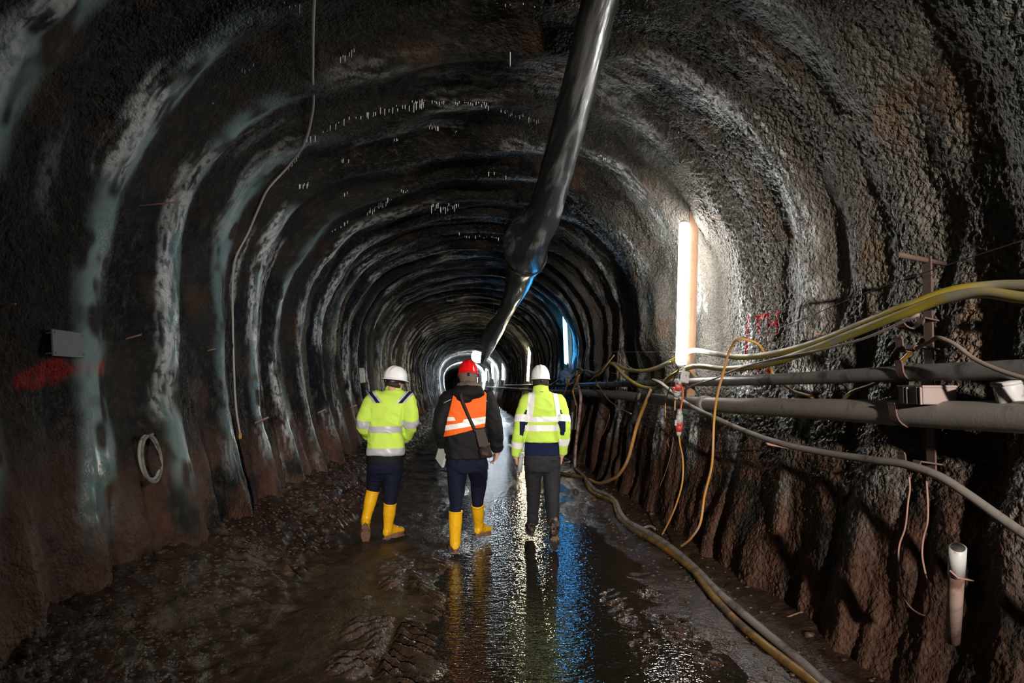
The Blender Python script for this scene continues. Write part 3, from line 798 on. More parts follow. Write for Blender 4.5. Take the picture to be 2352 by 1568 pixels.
def cap_hair(root, c, R, m, base, w=.081, low=-.07, name='hair', jag=.01):
    """hair over the back and sides of the skull down to the nape"""
    c = Vector(c); V, F = [], []; seg, rings = 40, 14
    for i in range(rings+1):
        for k in range(seg+1):
            t = math.pi*(.93+1.14*k/seg)+0; e = -1+2*i/rings
            zz = .11+(low-.11)*(1-i/rings); r = math.sqrt(max(.03, 1-((zz-.025)/.102)**2)) if zz > .0 else 1-.25*min(1, abs(zz)/.09)**1.5
            n = 1+jag*4*random.uniform(-.1, .1)
            V.append(c+R @ Vector((w*r*math.cos(t)*n, -.01+.1*r*math.sin(t)*n, zz-(.02*abs(math.cos(t)) if i == 0 else 0))))
    for i in range(rings):
        for k in range(seg):
            p = i*(seg+1)+k; F.append((p, p+1, p+seg+2, p+seg+1))
    o = obj(name, mesh(V, F, base), m, root); md = o.modifiers.new('s', 'SOLIDIFY'); md.thickness = .01; md.offset = 1
    return o

# ---- left walker: yellow jacket, hands tucked in front
def person_a():
    Y = 7.4; base = W(886, 1232, Y); base.z = 0
    rows = torso([(842, 928, 1052, 0, .135), (843, 928, 1043, 0, .15), (845, 927, 1010, 0, .15), (847, 926, 985, 0, .145), (845, 931, 950, 0, .145), (845, 936, 925, .0, .135), (852, 940, 911, .01, .115), (868, 930, 903, .02, .095), (884, 924, 896, .03, .08)], Y)
    sL, eL, wL = W(858, 920, Y), W(835, 973, Y-.04), W(850, 1004, Y+.2)
    sR, eR, wR = W(936, 921, Y), W(944, 974, Y-.04), W(932, 1007, Y+.2)
    hd = W(908, 874, Y+.03); hR = Rz(-.75) @ Matrix.Rotation(-.12, 3, 'X')
    hipL, hipR = W(868, 1072, Y), W(902, 1072, Y)
    topL, topR = W(856, 1128, Y-.0), W(896, 1156, Y+.02)
    kneeL, kneeR = W(860, 1108, Y+.1), W(899, 1120, Y+.03)
    pt = W(840, 1222, Y+.02); hl = W(884, 1233, Y+.02); hl.z = .022; 
    fL = Vector((pt.x, Y+.02, .06)); ankR = hl+Vector((0, .05, .08))
    o = build_body('person', base, 'person in a yellow jacket and white helmet, hands tucked in front, on the left', hd, hR, rows,
        [[sL, eL, wL], [sR, eR, wR]], [[hipL, kneeL, topL, Vector((fL.x, fL.y-.04, .2))], [hipR, kneeR, topR, ankR]],
        [(wL, (.55, .75, -.1), (0.1, .2, -1), 1, .5), (wR, (-.55, .75, -.1), (0, .2, -1), -1, .5)])
    # jacket
    V, F = [], []; stack_vf(smooth_rings(rows[1:]), 32, 2.6, V, F)
    tube_pts([sL+Vector((.06, 0, .01)), sL, eL, wL+Vector((0, -.02, 0))], [.09, .092, .076, .052], V, F); tube_pts([sR-Vector((.06, 0, .01)), sR, eR, wR+Vector((0, -.02, 0))], [.09, .092, .076, .052], V, F)
    jk = fuse(V, F, .011, 6, .009, (7, 7, 11), 5, base); j = obj('jacket', jk, M_YEL, o)
    def z_of(py): return W(880, py, Y).z
    B = base
    def band(z0, z1, src, m, nm, keep=None, tilt=0.0, lift=.004):
        me = patch(src, [((0, 0, z1), (tilt, 0, 1)), ((0, 0, z0), (-tilt, 0, -1))], lift, keep); objs(nm, me, m, j)
    arm = lambda p: min(segd(p+B, sL, eL), segd(p+B, eL, wL)) > .098 and min(segd(p+B, sR, eR), segd(p+B, eR, wR)) > .098
    band(z_of(992), z_of(977), jk, M_REFD, 'reflective_band', arm); band(z_of(1045)-.01, z_of(1027), jk, M_REFD, 'hem_band', arm)
    for s_, e_, w_, sg in ((sL, eL, wL, -1), (sR, eR, wR, 1)):
        ax = ((e_-s_).normalized()+(w_-e_).normalized()).normalized(); c = e_-B
        me = patch(jk, [(c+ax*.02, ax), (c-ax*.06, -ax)], .004, lambda p: segd(p+B, s_, e_) < .105 and (p+B-e_).length < .16); objs('sleeve_band', me, M_REFD, j)
        ax2 = (w_-e_).normalized(); c2 = w_-B
        me = patch(jk, [(c2+ax2*.05, ax2), (c2-ax2*.05, -ax2)], .003, lambda p: segd(p+B, e_, w_) < .09 and (p+B-w_).length < .1); objs('cuff', me, M_REFD, j)
        # shoulder flash: silver, navy, silver
        d = Vector((.75*sg, 0, -.66)); c3 = s_-B+Vector((0, 0, .055))
        for off, wd, mm in ((-.032, .016, M_REFD), (-.008, .022, M_NAVY), (.02, .016, M_REFD)):
            me = patch(jk, [(c3+d*(off+wd), d), (c3+d*(off-wd*.4), -d), ((0, 0, c3.z-.075), (0, 0, -1))], .005, lambda p: abs(p.x-c3.x) < .12); objs('shoulder_flash', me, mm, j)
    # collar
    cc = W(903, 894, Y+.03); V, F = [], []
    tube_vf([cc+Vector((0, .02, -.05)), cc+Vector((0, .01, .0)), cc+Vector((0.0, .02, .032))], [.095, .086, .082], 24, 1, V, F); obj('collar', fuse(V, F, .009, 3, off=base), M_YEL, j)
    V, F = [], []; tube_vf([cc+Vector((0, .02, 0)), cc+Vector((0, .02, .05))], [.075, .072], 20, 1, V, F); obj('scarf', mesh(V, F, base), M_BLACK, j)
    # sweater seen under the hem, trousers
    V, F = [], []; r = rows[0]; stack_vf([(r[0], r[1], z_of(1066), r[3]*.97, .13), (r[0], r[1], z_of(1040), r[3]*.98, .135)], 28, 2.6, V, F); obj('sweater', fuse(V, F, .01, 2, off=base), M_BLACK, o)
    V, F = [], []; stack_vf(smooth_rings([(r[0], r[1], z_of(1086), r[3]*.8, .11), (r[0], r[1], z_of(1070), r[3]*.95, .13), (r[0], r[1], z_of(1056), r[3]*.95, .128)]), 28, 2.4, V, F)
    tube_pts([hipL, kneeL, topL, topL+Vector((-.012, -.01, -.035))], [.108, .082, .056, .046], V, F); tube_pts([hipR, kneeR, topR, topR+Vector((-.006, 0, -.035))], [.108, .085, .056, .046], V, F)
    obj('trousers', fuse(V, F, .01, 4, .006, (9, 9, 16), 8, base), M_NAVY, o)
    boot(o, 'rubber_boot', fL, (0, .12, 0), -.12, .8, topL, M_BOOT, M_SOLE, base)
    boot(o, 'rubber_boot', hl, (0, -.08, -.018), .62, .0, topR, M_BOOT, M_SOLE, base)
    cap_hair(o, hd, hR, M_HAIRD, base, low=-.06)
    helmet(o, hd+hR @ Vector((0, -.005, .025)), hR, M_HWHITE, base, .112, .136, .13)
    # spectacles on the turned face
    for s in (-1, 1):
        V, F = [], []; a = [hd+hR @ Vector((s*.031+.021*math.cos(t*math.pi/6), .1, -.004+.016*math.sin(t*math.pi/6))) for t in range(13)]
        tube('spectacle_rim', a, .0025, M_DARKP, o, 6, base)
        tube('spectacle_arm', [hd+hR @ Vector((s*.055, .098, 0)), hd+hR @ Vector((s*.08, .0, 0))], .0025, M_DARKP, o, 6, base)
person_a()

# ---- middle walker: red helmet, black jacket, orange vest
def person_b():
    Y = 7.0; base = W(1070, 1250, Y); base.z = 0
    rows = torso([(1024, 1119, 1060, 0, .15), (1023, 1119, 1052, 0, .17), (1021, 1120, 1010, 0, .165), (1020, 1121, 980, 0, .155), (1019, 1124, 945, 0, .155), (1018, 1127, 922, .0, .145), (1024, 1122, 907, .01, .125), (1042, 1110, 898, .02, .1), (1058, 1095, 890, .03, .08)], Y)
    sL, eL, wL = W(1030, 920, Y), W(1012, 976, Y-.06), W(1018, 1022, Y+.06)
    sR, eR, wR = W(1118, 918, Y), W(1135, 978, Y-.06), W(1143, 1036, Y+.02)
    hd = W(1075, 862, Y+.05); hR = Rz(.05) @ Matrix.Rotation(-.28, 3, 'X')
    hipL, hipR = W(1050, 1066, Y), W(1096, 1066, Y)
    topL, topR = W(1046.5, 1174, 6.79), W(1097, 1158, 7.33)
    kneeL, kneeR = W(1049, 1118, 6.98), W(1099, 1108, 7.27)
    hl = W(1046, 1266, 6.76); hl.z = .022; hr = W(1094, 1226, 7.42); hr.z = .03
    o = build_body('person', base, 'person in a red helmet, black jacket and orange vest in the middle', hd, hR, rows,
        [[sL, eL, wL], [sR, eR, wR]], [[hipL, kneeL, topL, hl+Vector((0, .05, .08))], [hipR, kneeR, topR, hr+Vector((0, .05, .08))]],
        [(wL, (.1, .35, -.9), (1, .1, .1), -1, .55), (wR, (-.22, .3, -.93), (-1, .15, 0), 1, .42)])
    V, F = [], []; stack_vf(smooth_rings(rows[1:]), 32, 2.6, V, F)
    tube_pts([sL+Vector((.06, 0, .01)), sL, eL, wL], [.095, .098, .08, .058], V, F); tube_pts([sR-Vector((.06, 0, .01)), sR, eR, wR], [.095, .098, .082, .058], V, F)
    jk = fuse(V, F, .011, 6, .009, (7, 7, 11), 15, base); j = obj('jacket', jk, M_BLACK, o)
    V, F = [], []   # hood lying on the shoulders, pointed below
    hc = W(1076, 901, Y-.13); ell_vf(hc, (.165, .085, .075), None, 20, 12, V, F); ell_vf(hc+Vector((-.035, .0, -.06)), (.085, .07, .07), None, 16, 10, V, F); ell_vf(hc+Vector((0, .06, .03)), (.15, .1, .055), None, 16, 10, V, F)
    obj('hood', fuse(V, F, .01, 5, .006, (9, 9, 9), 4, base), M_BLACK, j)
    for a, b in (((1019, 925), (1036, 917)), ((1112, 918), (1119, 921))):
        tube('piping', [W(*a, Y-.158), W(*b, Y-.172)], .004, M_REFD, j, 6, base)
    # vest: rucked-up shell over back and chest
    vr = [(a, b, c, d*.99+.012, e+.022) for a, b, c, d, e in rows[1:-1]]
    V, F = [], []; stack_vf(smooth_rings(vr), 36, 2.6, V, F); sh = fuse(V, F, .011, 5, .007, (6, 6, 14), 25, base)
    def L(px, py, y=Y): return W(px, py, y)-base
    Yb = Y-.15
    pl = []
    a, b = L(1019, 1004, Yb), L(1117, 979, Yb); n = Vector((b.z-a.z, 0, -(b.x-a.x))).normalized(); pl.append((a, n))          # slanted lower edge
    a, b = L(1020, 1000, Yb), L(1039, 917, Yb); n = Vector((-(b.z-a.z), 0, (b.x-a.x))).normalized(); pl.append((a, n if n.x < 0 else -n))
    a, b = L(1113, 980, Yb), L(1118, 890, Yb); n = Vector(((b.z-a.z), 0, -(b.x-a.x))).normalized(); pl.append((a, n if n.x > 0 else -n))
    vm = patch(sh, pl, .003); ve = obj('vest', vm, M_ORA, o); md = ve.modifiers.new('s', 'SOLIDIFY'); md.thickness = .004; md.offset = 1
    def slant(p0, p1, w0, nm, extra=()):
        a, b = L(*p0, Yb), L(*p1, Yb); d = (b-a); d.y = 0; n = Vector((-d.z, 0, d.x)).normalized()
        me = patch(vm, [(a+n*w0/2, n), (a-n*w0/2, -n)]+list(extra), .007); objs(nm, me, M_REF, ve)
    slant((1024, 983), (1112, 966), .052, 'reflective_band')
    slant((1024, 962), (1112, 959), .038, 'reflective_band', [(L(1046, 960), (1, 0, .5))])
    slant((1064, 967), (1112, 961), .036, 'reflective_band', [(L(1066, 960), (-1, 0, .4))])
    # hair over the collar
    cap_hair(o, hd, hR, M_HAIRB, base, .088, low=-.085)
    V, F = [], []; hc2 = W(1076, 886, Y-.045); ell_vf(hc2, (.115, .09, .045), None, 20, 10, V, F); ell_vf(hc2+Vector((-.02, -.05, -.012)), (.08, .06, .045), None, 16, 10, V, F)
    obj('hair', fuse(V, F, .008, 2, .012, (30, 30, 18), 6, base), M_HAIRB, o)
    helmet(o, hd+hR @ Vector((0, -.005, .02)), hR, M_HRED, base, .102, .125, .135, 1.6)
    # trousers
    r = rows[0]; V, F = [], []; zz = lambda py: W(1070, py, Y).z
    stack_vf(smooth_rings([(r[0], r[1], zz(1084), r[3]*.8, .12), (r[0], r[1], zz(1066), r[3]*.97, .14), (r[0], r[1], zz(1046), r[3]*.93, .135)]), 28, 2.4, V, F)
    tube_pts([hipL, kneeL, topL, topL+Vector((0, .01, -.02))], [.112, .085, .052, .044], V, F); tube_pts([hipR, kneeR, topR, topR+Vector((0, .01, -.035))], [.112, .086, .056, .046], V, F)
    obj('trousers', fuse(V, F, .01, 4, .006, (9, 9, 16), 18, base), M_NAVY, o)
    boot(o, 'rubber_boot', hl, (0, -.08, -.018), -.12, .0, topL, M_BOOT, M_SOLE, base, .052, .066)
    boot(o, 'rubber_boot', hr, (0, -.08, -.018), .55, .08, topR, M_BOOT, M_SOLE, base)
    # shoulder bag: strap from the left of the neck across the back to the right hip
    bg = empty('shoulder_bag', W(1106, 1050, Y-.2)); tag(bg, 'dark leather shoulder bag hanging at the hip of the red-helmeted walker', 'bag'); bb = bg.location
    st = [W(1055, 893, Y-.02), W(1057, 901, Y-.215), W(1061, 918, Y-.235), W(1073, 948, Y-.215), W(1085, 975, Y-.205), W(1092, 990, Y-.21)]
    pth = cr(st, 8); V, F = [], []
    for i, p in enumerate(pth):
        t = (pth[min(i+1, len(pth)-1)]-pth[max(i-1, 0)]).normalized(); s = t.cross(Vector((0, -1, 0))).normalized()
        for dx, dy in ((-.016, 0), (.016, 0), (.016, -.005), (-.016, -.005)): V.append(p+s*dx+Vector((0, dy, 0)))
    for i in range(len(pth)-1):
        for k in range(4): a = i*4+k; b = i*4+(k+1) % 4; F.append((a, b, b+4, a+4))
    obj('strap', mesh(V, F, bb), M_LEATH, bg)
    V, F = [], []
    q = [W(1091, 985, Y-.2), W(1112, 983, Y-.2), W(1131, 1047, Y-.2), W(1104, 1053, Y-.2)]
    for k in range(9):
        t = k/8; l = q[0].lerp(q[3], t); r_ = q[1].lerp(q[2], t); c = (l+r_)/2; tube_n = .035+.028*math.sin(t*math.pi*.85)
        for i in range(16):
            a = 2*math.pi*i/16; V.append(c+(r_-l)*.5*math.copysign(abs(math.cos(a))**.6, math.cos(a))+Vector((0, tube_n*math.copysign(abs(math.sin(a))**.6, math.sin(a)), 0)))
    for k in range(8):
        for i in range(16): a = k*16+i; b = k*16+(i+1) % 16; F.append((a, b, b+16, a+16))
    F.append(tuple(range(15, -1, -1))); F.append(tuple(128+i for i in range(16)))
    bag = obj('bag_body', fuse(V, F, .008, 2, .008, (12, 12, 20), 31, bb), M_LEATH, bg)
    V, F = [], []; fl = [W(1091, 987, Y-.262), W(1112, 985, Y-.262), W(1123, 1022, Y-.272), W(1101, 1026, Y-.272)]
    for p in fl: V.append(p)
    for p in fl: V.append(p+Vector((0, .008, 0)))
    F += [(0, 1, 2, 3), (7, 6, 5, 4), (0, 4, 5, 1), (1, 5, 6, 2), (2, 6, 7, 3), (3, 7, 4, 0)]
    obj('flap', mesh(V, F, bb), M_LEATH, bg, smooth=False)
    # folded sheets in the left hand, pen in the right
    pp = W(1018, 1032, Y+.06); pa = empty('paper_sheets', pp); tag(pa, 'folded white paper sheets in the left hand of the red-helmeted walker', 'paper')
    for k in range(3):
        bev_box('sheet', Vector((-.02+.004*k, .01*k, -.045)), (.0025, .26, .20), M_PAPER, pa, Euler((.25, .18, .35+.04*k)).to_matrix(), .0005)
    pn = wR+Vector((-.045, .02, -.085)); p = empty('pen', pn); tag(p, 'small black pen in the right hand of the red-helmeted walker', 'pen')
    tube('barrel', [(0, 0, -.05), (0, 0, -.045), (.01, 0, .06)], [.002, .0055, .0055], M_DARKP, p, 8); tube('clip', [(.014, -.005, .058), (.010, -.007, .02)], .0015, M_STEEL, p, 6)
person_b()

# ---- right walker: yellow jacket with white tape, charcoal trousers
def person_c():
    Y = 7.25; base = W(1245, 1240, Y); base.z = 0
    rows = torso([(1204, 1285, 1020, 0, .13), (1204, 1285, 1014, 0, .14), (1207, 1284, 985, 0, .135), (1206, 1286, 955, 0, .135), (1204, 1289, 930, .0, .13), (1208, 1286, 914, .01, .11), (1222, 1270, 904, .02, .09), (1228, 1260, 896, .03, .075)], Y)
    sL, eL, wL = W(1211, 925, Y), W(1194, 983, Y-.05), W(1185, 1046, Y+.02)
    sR, eR, wR = W(1282, 925, Y), W(1295, 982, Y-.05), W(1291, 1042, Y+.04)
    hd = W(1241, 871, Y+.04); hR = Rz(.0) @ Matrix.Rotation(-.05, 3, 'X')
    hipL, hipR = W(1225, 1064, Y), W(1266, 1064, Y)
    anL, anR = W(1223, 1194, 7.46), W(1270, 1190, 6.98)
    kneeL, kneeR = W(1225, 1122, 7.36), W(1268, 1124, 7.2)
    hl = W(1222, 1229, 7.48); hl.z = .022; tr = W(1273, 1258, 6.93); tr.z = .02
    o = build_body('person', base, 'person in a yellow jacket with white tape and charcoal trousers, on the right', hd, hR, rows,
        [[sL, eL, wL], [sR, eR, wR]], [[hipL, kneeL, anL, hl+Vector((0, .05, .08))], [hipR, kneeR, anR, tr+Vector((0, -.03, .16))]],
        [(wL, (.06, .12, -1), (1, .25, 0), -1, .62), (wR, (-.08, .25, -1), (-1, .1, 0), 1, .4)])
    V, F = [], []; stack_vf(smooth_rings(rows[1:]), 32, 2.6, V, F)
    tube_pts([sL+Vector((.06, 0, .01)), sL, eL, wL], [.083, .086, .07, .05], V, F); tube_pts([sR-Vector((.06, 0, .01)), sR, eR, wR], [.083, .086, .07, .05], V, F)
    jk = fuse(V, F, .010, 6, .006, (7, 7, 11), 35, base); j = obj('jacket', jk, M_YEL, o); B = base
    z_of = lambda py: W(1245, py, Y-.13).z
    xo = lambda px: W(px, 940, Y-.13).x-B.x
    arm = lambda p: min(segd(p+B, sL, eL), segd(p+B, eL, wL)) > .088 and min(segd(p+B, sR, eR), segd(p+B, eR, wR)) > .088
    arm2 = lambda p: abs(p.x-xo(1245)) < .178
    for a, b in ((969, 957), (990, 976)):
        objs('reflective_band', patch(jk, [((0, 0, z_of(b)), (0, 0, 1)), ((0, 0, z_of(a)), (0, 0, -1))], .005, arm2), M_REF, j)
    for x0, x1, t in ((1211, 1226, -1), (1276, 1287, 1)):
        objs('reflective_brace', patch(jk, [((xo(x1), 0, z_of(940)), (1, 0, .12*t)), ((xo(x0), 0, z_of(940)), (-1, 0, -.12*t)), ((0, 0, z_of(958)), (0, 0, -1))], .0045, lambda p: p.z > z_of(958)), M_REF, j)
    for s_, e_, w_, sg in ((sL, eL, wL, -1), (sR, eR, wR, 1)):
        ax = (e_-s_).normalized()
        for (f0, f1) in ((.5, .78),):
            c0, c1 = s_.lerp(e_, f0)-B, s_.lerp(e_, f1)-B
            tl = (ax+Vector((-.25*sg, 0, 0))).normalized()
            objs('sleeve_band', patch(jk, [(c1, tl), (c0, -tl)], .0045, lambda p: segd(p+B, s_, e_) < .095 and (p.x-xo(1245))*sg > .165), M_REF, j)
        ax = (w_-e_).normalized(); c0, c1 = e_.lerp(w_, .45 if sg < 0 else .35)-B, e_.lerp(w_, .68 if sg < 0 else .6)-B
        objs('sleeve_band', patch(jk, [(c1, ax), (c0, -ax)], .0045, lambda p: segd(p+B, e_, w_) < .085), M_REF, j)
        # navy panel running down the outer back of the sleeve
        def navy(p):
            q = p+B; 
            if not (z_of(1000) < p.z < z_of(942)): return False
            cl = s_.lerp(e_, max(0, min(1, (q-s_).dot(e_-s_)/(e_-s_).length_squared))) if q.z > e_.z else e_.lerp(w_, max(0, min(1, (q-e_).dot(w_-e_)/(w_-e_).length_squared)))
            r = q-cl; w = .018+.02*(1-abs((p.z-z_of(970))/(z_of(942)-z_of(970))))
            return r.length < .095 and r.y < .0 and abs(r.x*sg-(-.02)) < w
        objs('sleeve_panel', patch(jk, [], .002, navy), M_NAVY2, j)
    cc = W(1242, 893, Y+.02); V, F = [], []
    tube_vf([cc+Vector((0, .02, -.06)), cc+Vector((0, .01, .0)), cc+Vector((0, .01, .046))], [.098, .086, .08], 24, 1, V, F); obj('collar', fuse(V, F, .009, 3, off=base), M_YEL, j)
    bev_box('maker_tab', cc+Vector((0, -.088, -.03)), (.04, .004, .008), M_DARKP, j, None, .001, base)
    V, F = [], []; r = rows[0]; stack_vf([(r[0], r[1], W(1245, 1045, Y).z, r[3]*.99, .125), (r[0], r[1], W(1245, 1010, Y).z, r[3]*.96, .125)], 28, 2.6, V, F); obj('sweater', fuse(V, F, .01, 2, off=base), M_NAVY2, o)
    zz = lambda py: W(1245, py, Y).z
    V, F = [], []; stack_vf(smooth_rings([(r[0], r[1], zz(1082), r[3]*.85, .115), (r[0], r[1], zz(1062), r[3]*1.02, .13), (r[0], r[1], zz(1038), r[3]*.95, .12)]), 28, 2.4, V, F)
    tube_pts([hipL, kneeL, anL, anL+Vector((0, .0, -.03))], [.1, .076, .06, .06], V, F); tube_pts([hipR, kneeR, anR, anR+Vector((0, -.0, -.03))], [.1, .08, .062, .062], V, F)
    obj('trousers', fuse(V, F, .01, 4, .006, (9, 9, 16), 38, base), M_GREY, o)
    boot(o, 'walking_boot', hl, (0, -.08, -.018), -.05, .0, anL, M_HIKE, M_SOLED, base, .05, .055, low=True)
    boot(o, 'walking_boot', tr, (0, .17, -.018), .05, .95, anR, M_HIKE, M_SOLED, base, .05, .055, low=True)
    cap_hair(o, hd, hR, M_HAIRD, base, .079, low=-.055)
    helmet(o, hd+hR @ Vector((0, -.005, .022)), hR, M_HWHITE, base, .1, .126, .132)
    rc = wL+Vector((.045, -.05, -.065)); rl = empty('paper_roll', rc); tag(rl, 'short grey paper roll gripped in the left hand of the right-hand walker', 'paper roll')
    V, F = [], []; seg = 20; R1 = Euler((.12, .12, 0)).to_matrix()
    for z in (-.1, .1):
        for r_ in (.026, .021):
            for k in range(seg): V.append(R1 @ Vector((r_*math.cos(2*math.pi*k/seg), r_*math.sin(2*math.pi*k/seg), z)))
    for k in range(seg):
        a, b = k, (k+1) % seg
        F += [(a, b, 2*seg+b, 2*seg+a), (seg+b, seg+a, 3*seg+a, 3*seg+b), (b, a, seg+a, seg+b), (2*seg+a, 2*seg+b, 3*seg+b, 3*seg+a)]
    obj('rolled_sheet', mesh(V, F), mat('grey_paper', (.45, .46, .47), .6, .3, var=.1), rl)
    tube('rubber_band', [R1 @ Vector((.0265*math.cos(k*math.pi/8), .0265*math.sin(k*math.pi/8), .05)) for k in range(17)], .0015, M_DARKP, rl, 6)
person_c()

# ------------------------------------------------------------------ pipes, hoses and cables along the right wall
M_PIPE = mat('dusty_grey_pipe', (.37, .335, .315), .55, .45, var=.25, scale=4, bump=.15, dirt=(.15, .125, .11), dirtamt=.3, dscale=4)
M_PIPE2 = mat('dark_grey_pipe', (.24, .23, .225), .5, .45, var=.3, scale=5, dirt=(.07, .068, .065), dirtamt=.4, dscale=6)
M_HOSEY = mat('yellow_hose_rubber', (.42, .33, .035), .5, .4, var=.2, scale=4, dirt=(.34, .31, .22), dirtamt=.55, dscale=3)
M_HOSEYD = mat('muddy_yellow_hose', (.36, .19, .03), .45, .45, var=.3, scale=5, dirt=(.10, .065, .045), dirtamt=.62, dscale=4)
M_HOSEG = mat('grey_hose_rubber', (.34, .305, .28), .6, .35, var=.25, scale=5, dirt=(.12, .09, .075), dirtamt=.45, dscale=5)
M_ORANGE = mat('orange_cable_sheath', (.58, .29, .06), .5, .4, var=.2, scale=6, dirt=(.42, .30, .23), dirtamt=.5, dscale=8)
M_CABLE = mat('dirty_pale_cable', (.30, .235, .20), .6, .35, var=.3, scale=8)
M_CABLED = mat('dark_cable', (.05, .045, .042), .6, .35, var=.3)
M_WIRE = mat('binding_wire', (.34, .20, .16), .6, .4, var=.3)
M_PINK = mat('muddy_pvc', (.42, .30, .27), .6, .35, var=.25, dirt=(.17, .09, .065), dirtamt=.55, dscale=7)
M_RED = mat('red_plug_plastic', (.55, .06, .05), .4, .45, var=.2, dirt=(.45, .33, .3), dirtamt=.4, dscale=30)
M_ORED = mat('orange_red_cable', (.75, .16, .07), .45, .4, var=.1)
M_BLUEB = mat('blue_plastic_film', (.09, .14, .30), .35, .5, var=.4, scale=25, bump=.8, bscale=45, bdist=.02)
M_CALC = mat('white_calcite', (.82, .84, .86), .4, .5, var=.08)
M_ROD = mat('rusty_rod', (.42, .25, .18), .7, .35, var=.3, scale=25)

def X(px, py, x=2.34): return SX(px, py, x)
def cable(name, label, cat, pts, r, m, group=None, n=8, seg=10, twist=None):
    P = [Vector(p) for p in pts]; base = P[0].copy(); path = crn(P, n); V, F = tube_vf(path, r, seg)
    o = obj(name, mesh(V, F, base), m); o.location = base; tag(o, label, cat, group); return o
def pipe(name, label, pts, r, m, couplings=(), cm=None):
    P = [Vector(p) for p in pts]; base = P[0].copy(); t = empty(name, base); tag(t, label, 'pipe', 'pipes along the right wall')
    path = crn(P, 10); V, F = tube_vf(path, r, 20); obj('pipe_run', mesh(V, F, base), m, t)
    for y in couplings:
        i = min(range(1, len(path)-1), key=lambda q: abs(path[q].y-y)); d = (path[i+1]-path[i-1]).normalized(); c = path[i]
        cp = tube('coupling', [c-d*.07, c-d*.06, c+d*.06, c+d*.07], [r*1.02, r*1.18, r*1.18, r*1.02], cm or m, t, 20, base)
        for s in (-.045, -.015, .015, .045): tube('ridge', [c+d*(s-.006), c+d*(s+.006)], r*1.24, cm or m, cp, 20, base)
    return t
def ax(y): return float(axis(y))
XP = 2.29
main = [Vector((XP, -4, 1.52)), Vector((XP, 0, 1.52))] + [X(2352, 958, XP), X(2130, 951, XP), X(1900, 940, XP), X(1620, 928, XP), X(1480, 913, XP), X(1345, 901, XP)]
main += [Vector((XP+.02+ax(y), y, 1.48)) for y in (20, 28, 40, 55, 75)]
pipe('main_pipe', 'thick dusty grey pipe running along the right wall at waist height', main, .068, M_PIPE, (6.6, 9.1, 14.5, 21, 30), M_HOSEG)
upper = [Vector((XP+.02, -4, 1.74)), Vector((XP+.02, 0, 1.74))] + [X(2352, 848, XP+.02), X(2130, 855, XP+.02), X(1900, 866, XP+.02), X(1640, 876, XP+.02), X(1500, 880, XP+.02), X(1420, 882, XP+.02), X(1330, 884, XP+.02)]
upper += [Vector((XP+.04+ax(y), y, 1.66)) for y in (22, 32, 45)]
pipe('upper_pipe', 'thinner dark pipe above the thick one on the right wall', upper, .043, M_PIPE2, (12, 18))

# wall brackets: an angle iron with J-shaped carrying hooks
def bracket(y, label, hooks, zt=2.3, zb=1.2, rod=False):
    def wx(z):
        p = Vector((1.9, y, z)); 
        while inside(p)[0] > .02 and p.x < 3: p.x += .01
        return min(p.x, 2.47+ax(y)*0)
    xt, xb = wx(zt)-.015, wx(zb)-.015
    base = Vector((xb, y, zb)); t = empty('pipe_bracket', base); tag(t, label, 'bracket', 'pipe brackets on the right wall')
    a, b = Vector((xb, y, zb)), Vector((xt, y, zt)); R = along(a, b); c = (a+b)/2; L_ = (b-a).length
    bev_box('upright', c, (.07, .010, L_), M_RUST, t, R, .002, base); bev_box('flange', c+R @ Vector((.035, -.025, 0)), (.008, .055, L_), M_RUST, t, R, .002, base)
    for z, r, dx in hooks:
        xp = xb+(xt-xb)*(z-zb)/(zt-zb); V, F = [], []; pts = []
        cx = XP+dx
        for k in range(11):
            an = -math.pi*.02-math.pi*.98*k/10; pts.append((cx+(r+.012)*math.cos(an), z+(r+.012)*math.sin(an)))
        pts = [(xp+.01, z-.02)]+pts+[(cx-r-.014, z+.03), (cx-r-.02, z+.045)]
        for i, (x_, z_) in enumerate(pts):
            q0 = pts[max(i-1, 0)]; q1 = pts[min(i+1, len(pts)-1)]; tx, tz = q1[0]-q0[0], q1[1]-q0[1]; l = math.hypot(tx, tz)+1e-9
            nx, nz = -tz/l*.004, tx/l*.004
            for sx, sy in ((-1, -.03), (1, -.03), (1, .03), (-1, .03)): V.append(Vector((x_+sx*nx, y-.04+sy, z_+sx*nz)))
        for i in range(len(pts)-1):
            for k in range(4): p = i*4+k; q = i*4+(k+1) % 4; F.append((p, q, q+4, p+4))
        F += [(3, 2, 1, 0), tuple(len(V)-4+k for k in range(4))]
        obj('hook', mesh(V, F, base), M_RUST, t, smooth=False)
    if rod:
        tube('anchor_rod', [Vector((xt+.12, y+.03, zt-.03)), Vector((xt-.2, y-.06, zt+.0))], .014, M_RUST, t, 10, base)
    return t
HK = [(2.01, .05, .03), (1.86, .02, 0), (1.735, .045, .02), (1.515, .07, 0), (1.26, .028, 0)]
bracket(3.5, 'nearest rusty angle-iron bracket with five pipe hooks and a rod on top', HK, rod=True, zt=2.34, zb=1.2)
bracket(11.2, 'second rusty pipe bracket, left of the nearest lamp', HK[1:4], 2.2, 1.3)
bracket(16.2, 'third rusty pipe bracket, just right of the yellow-jacketed walker', HK[2:4], 2.0, 1.3)
bracket(24.0, 'fourth rusty pipe bracket, left of the right-hand walker', HK[2:4], 2.0, 1.2)

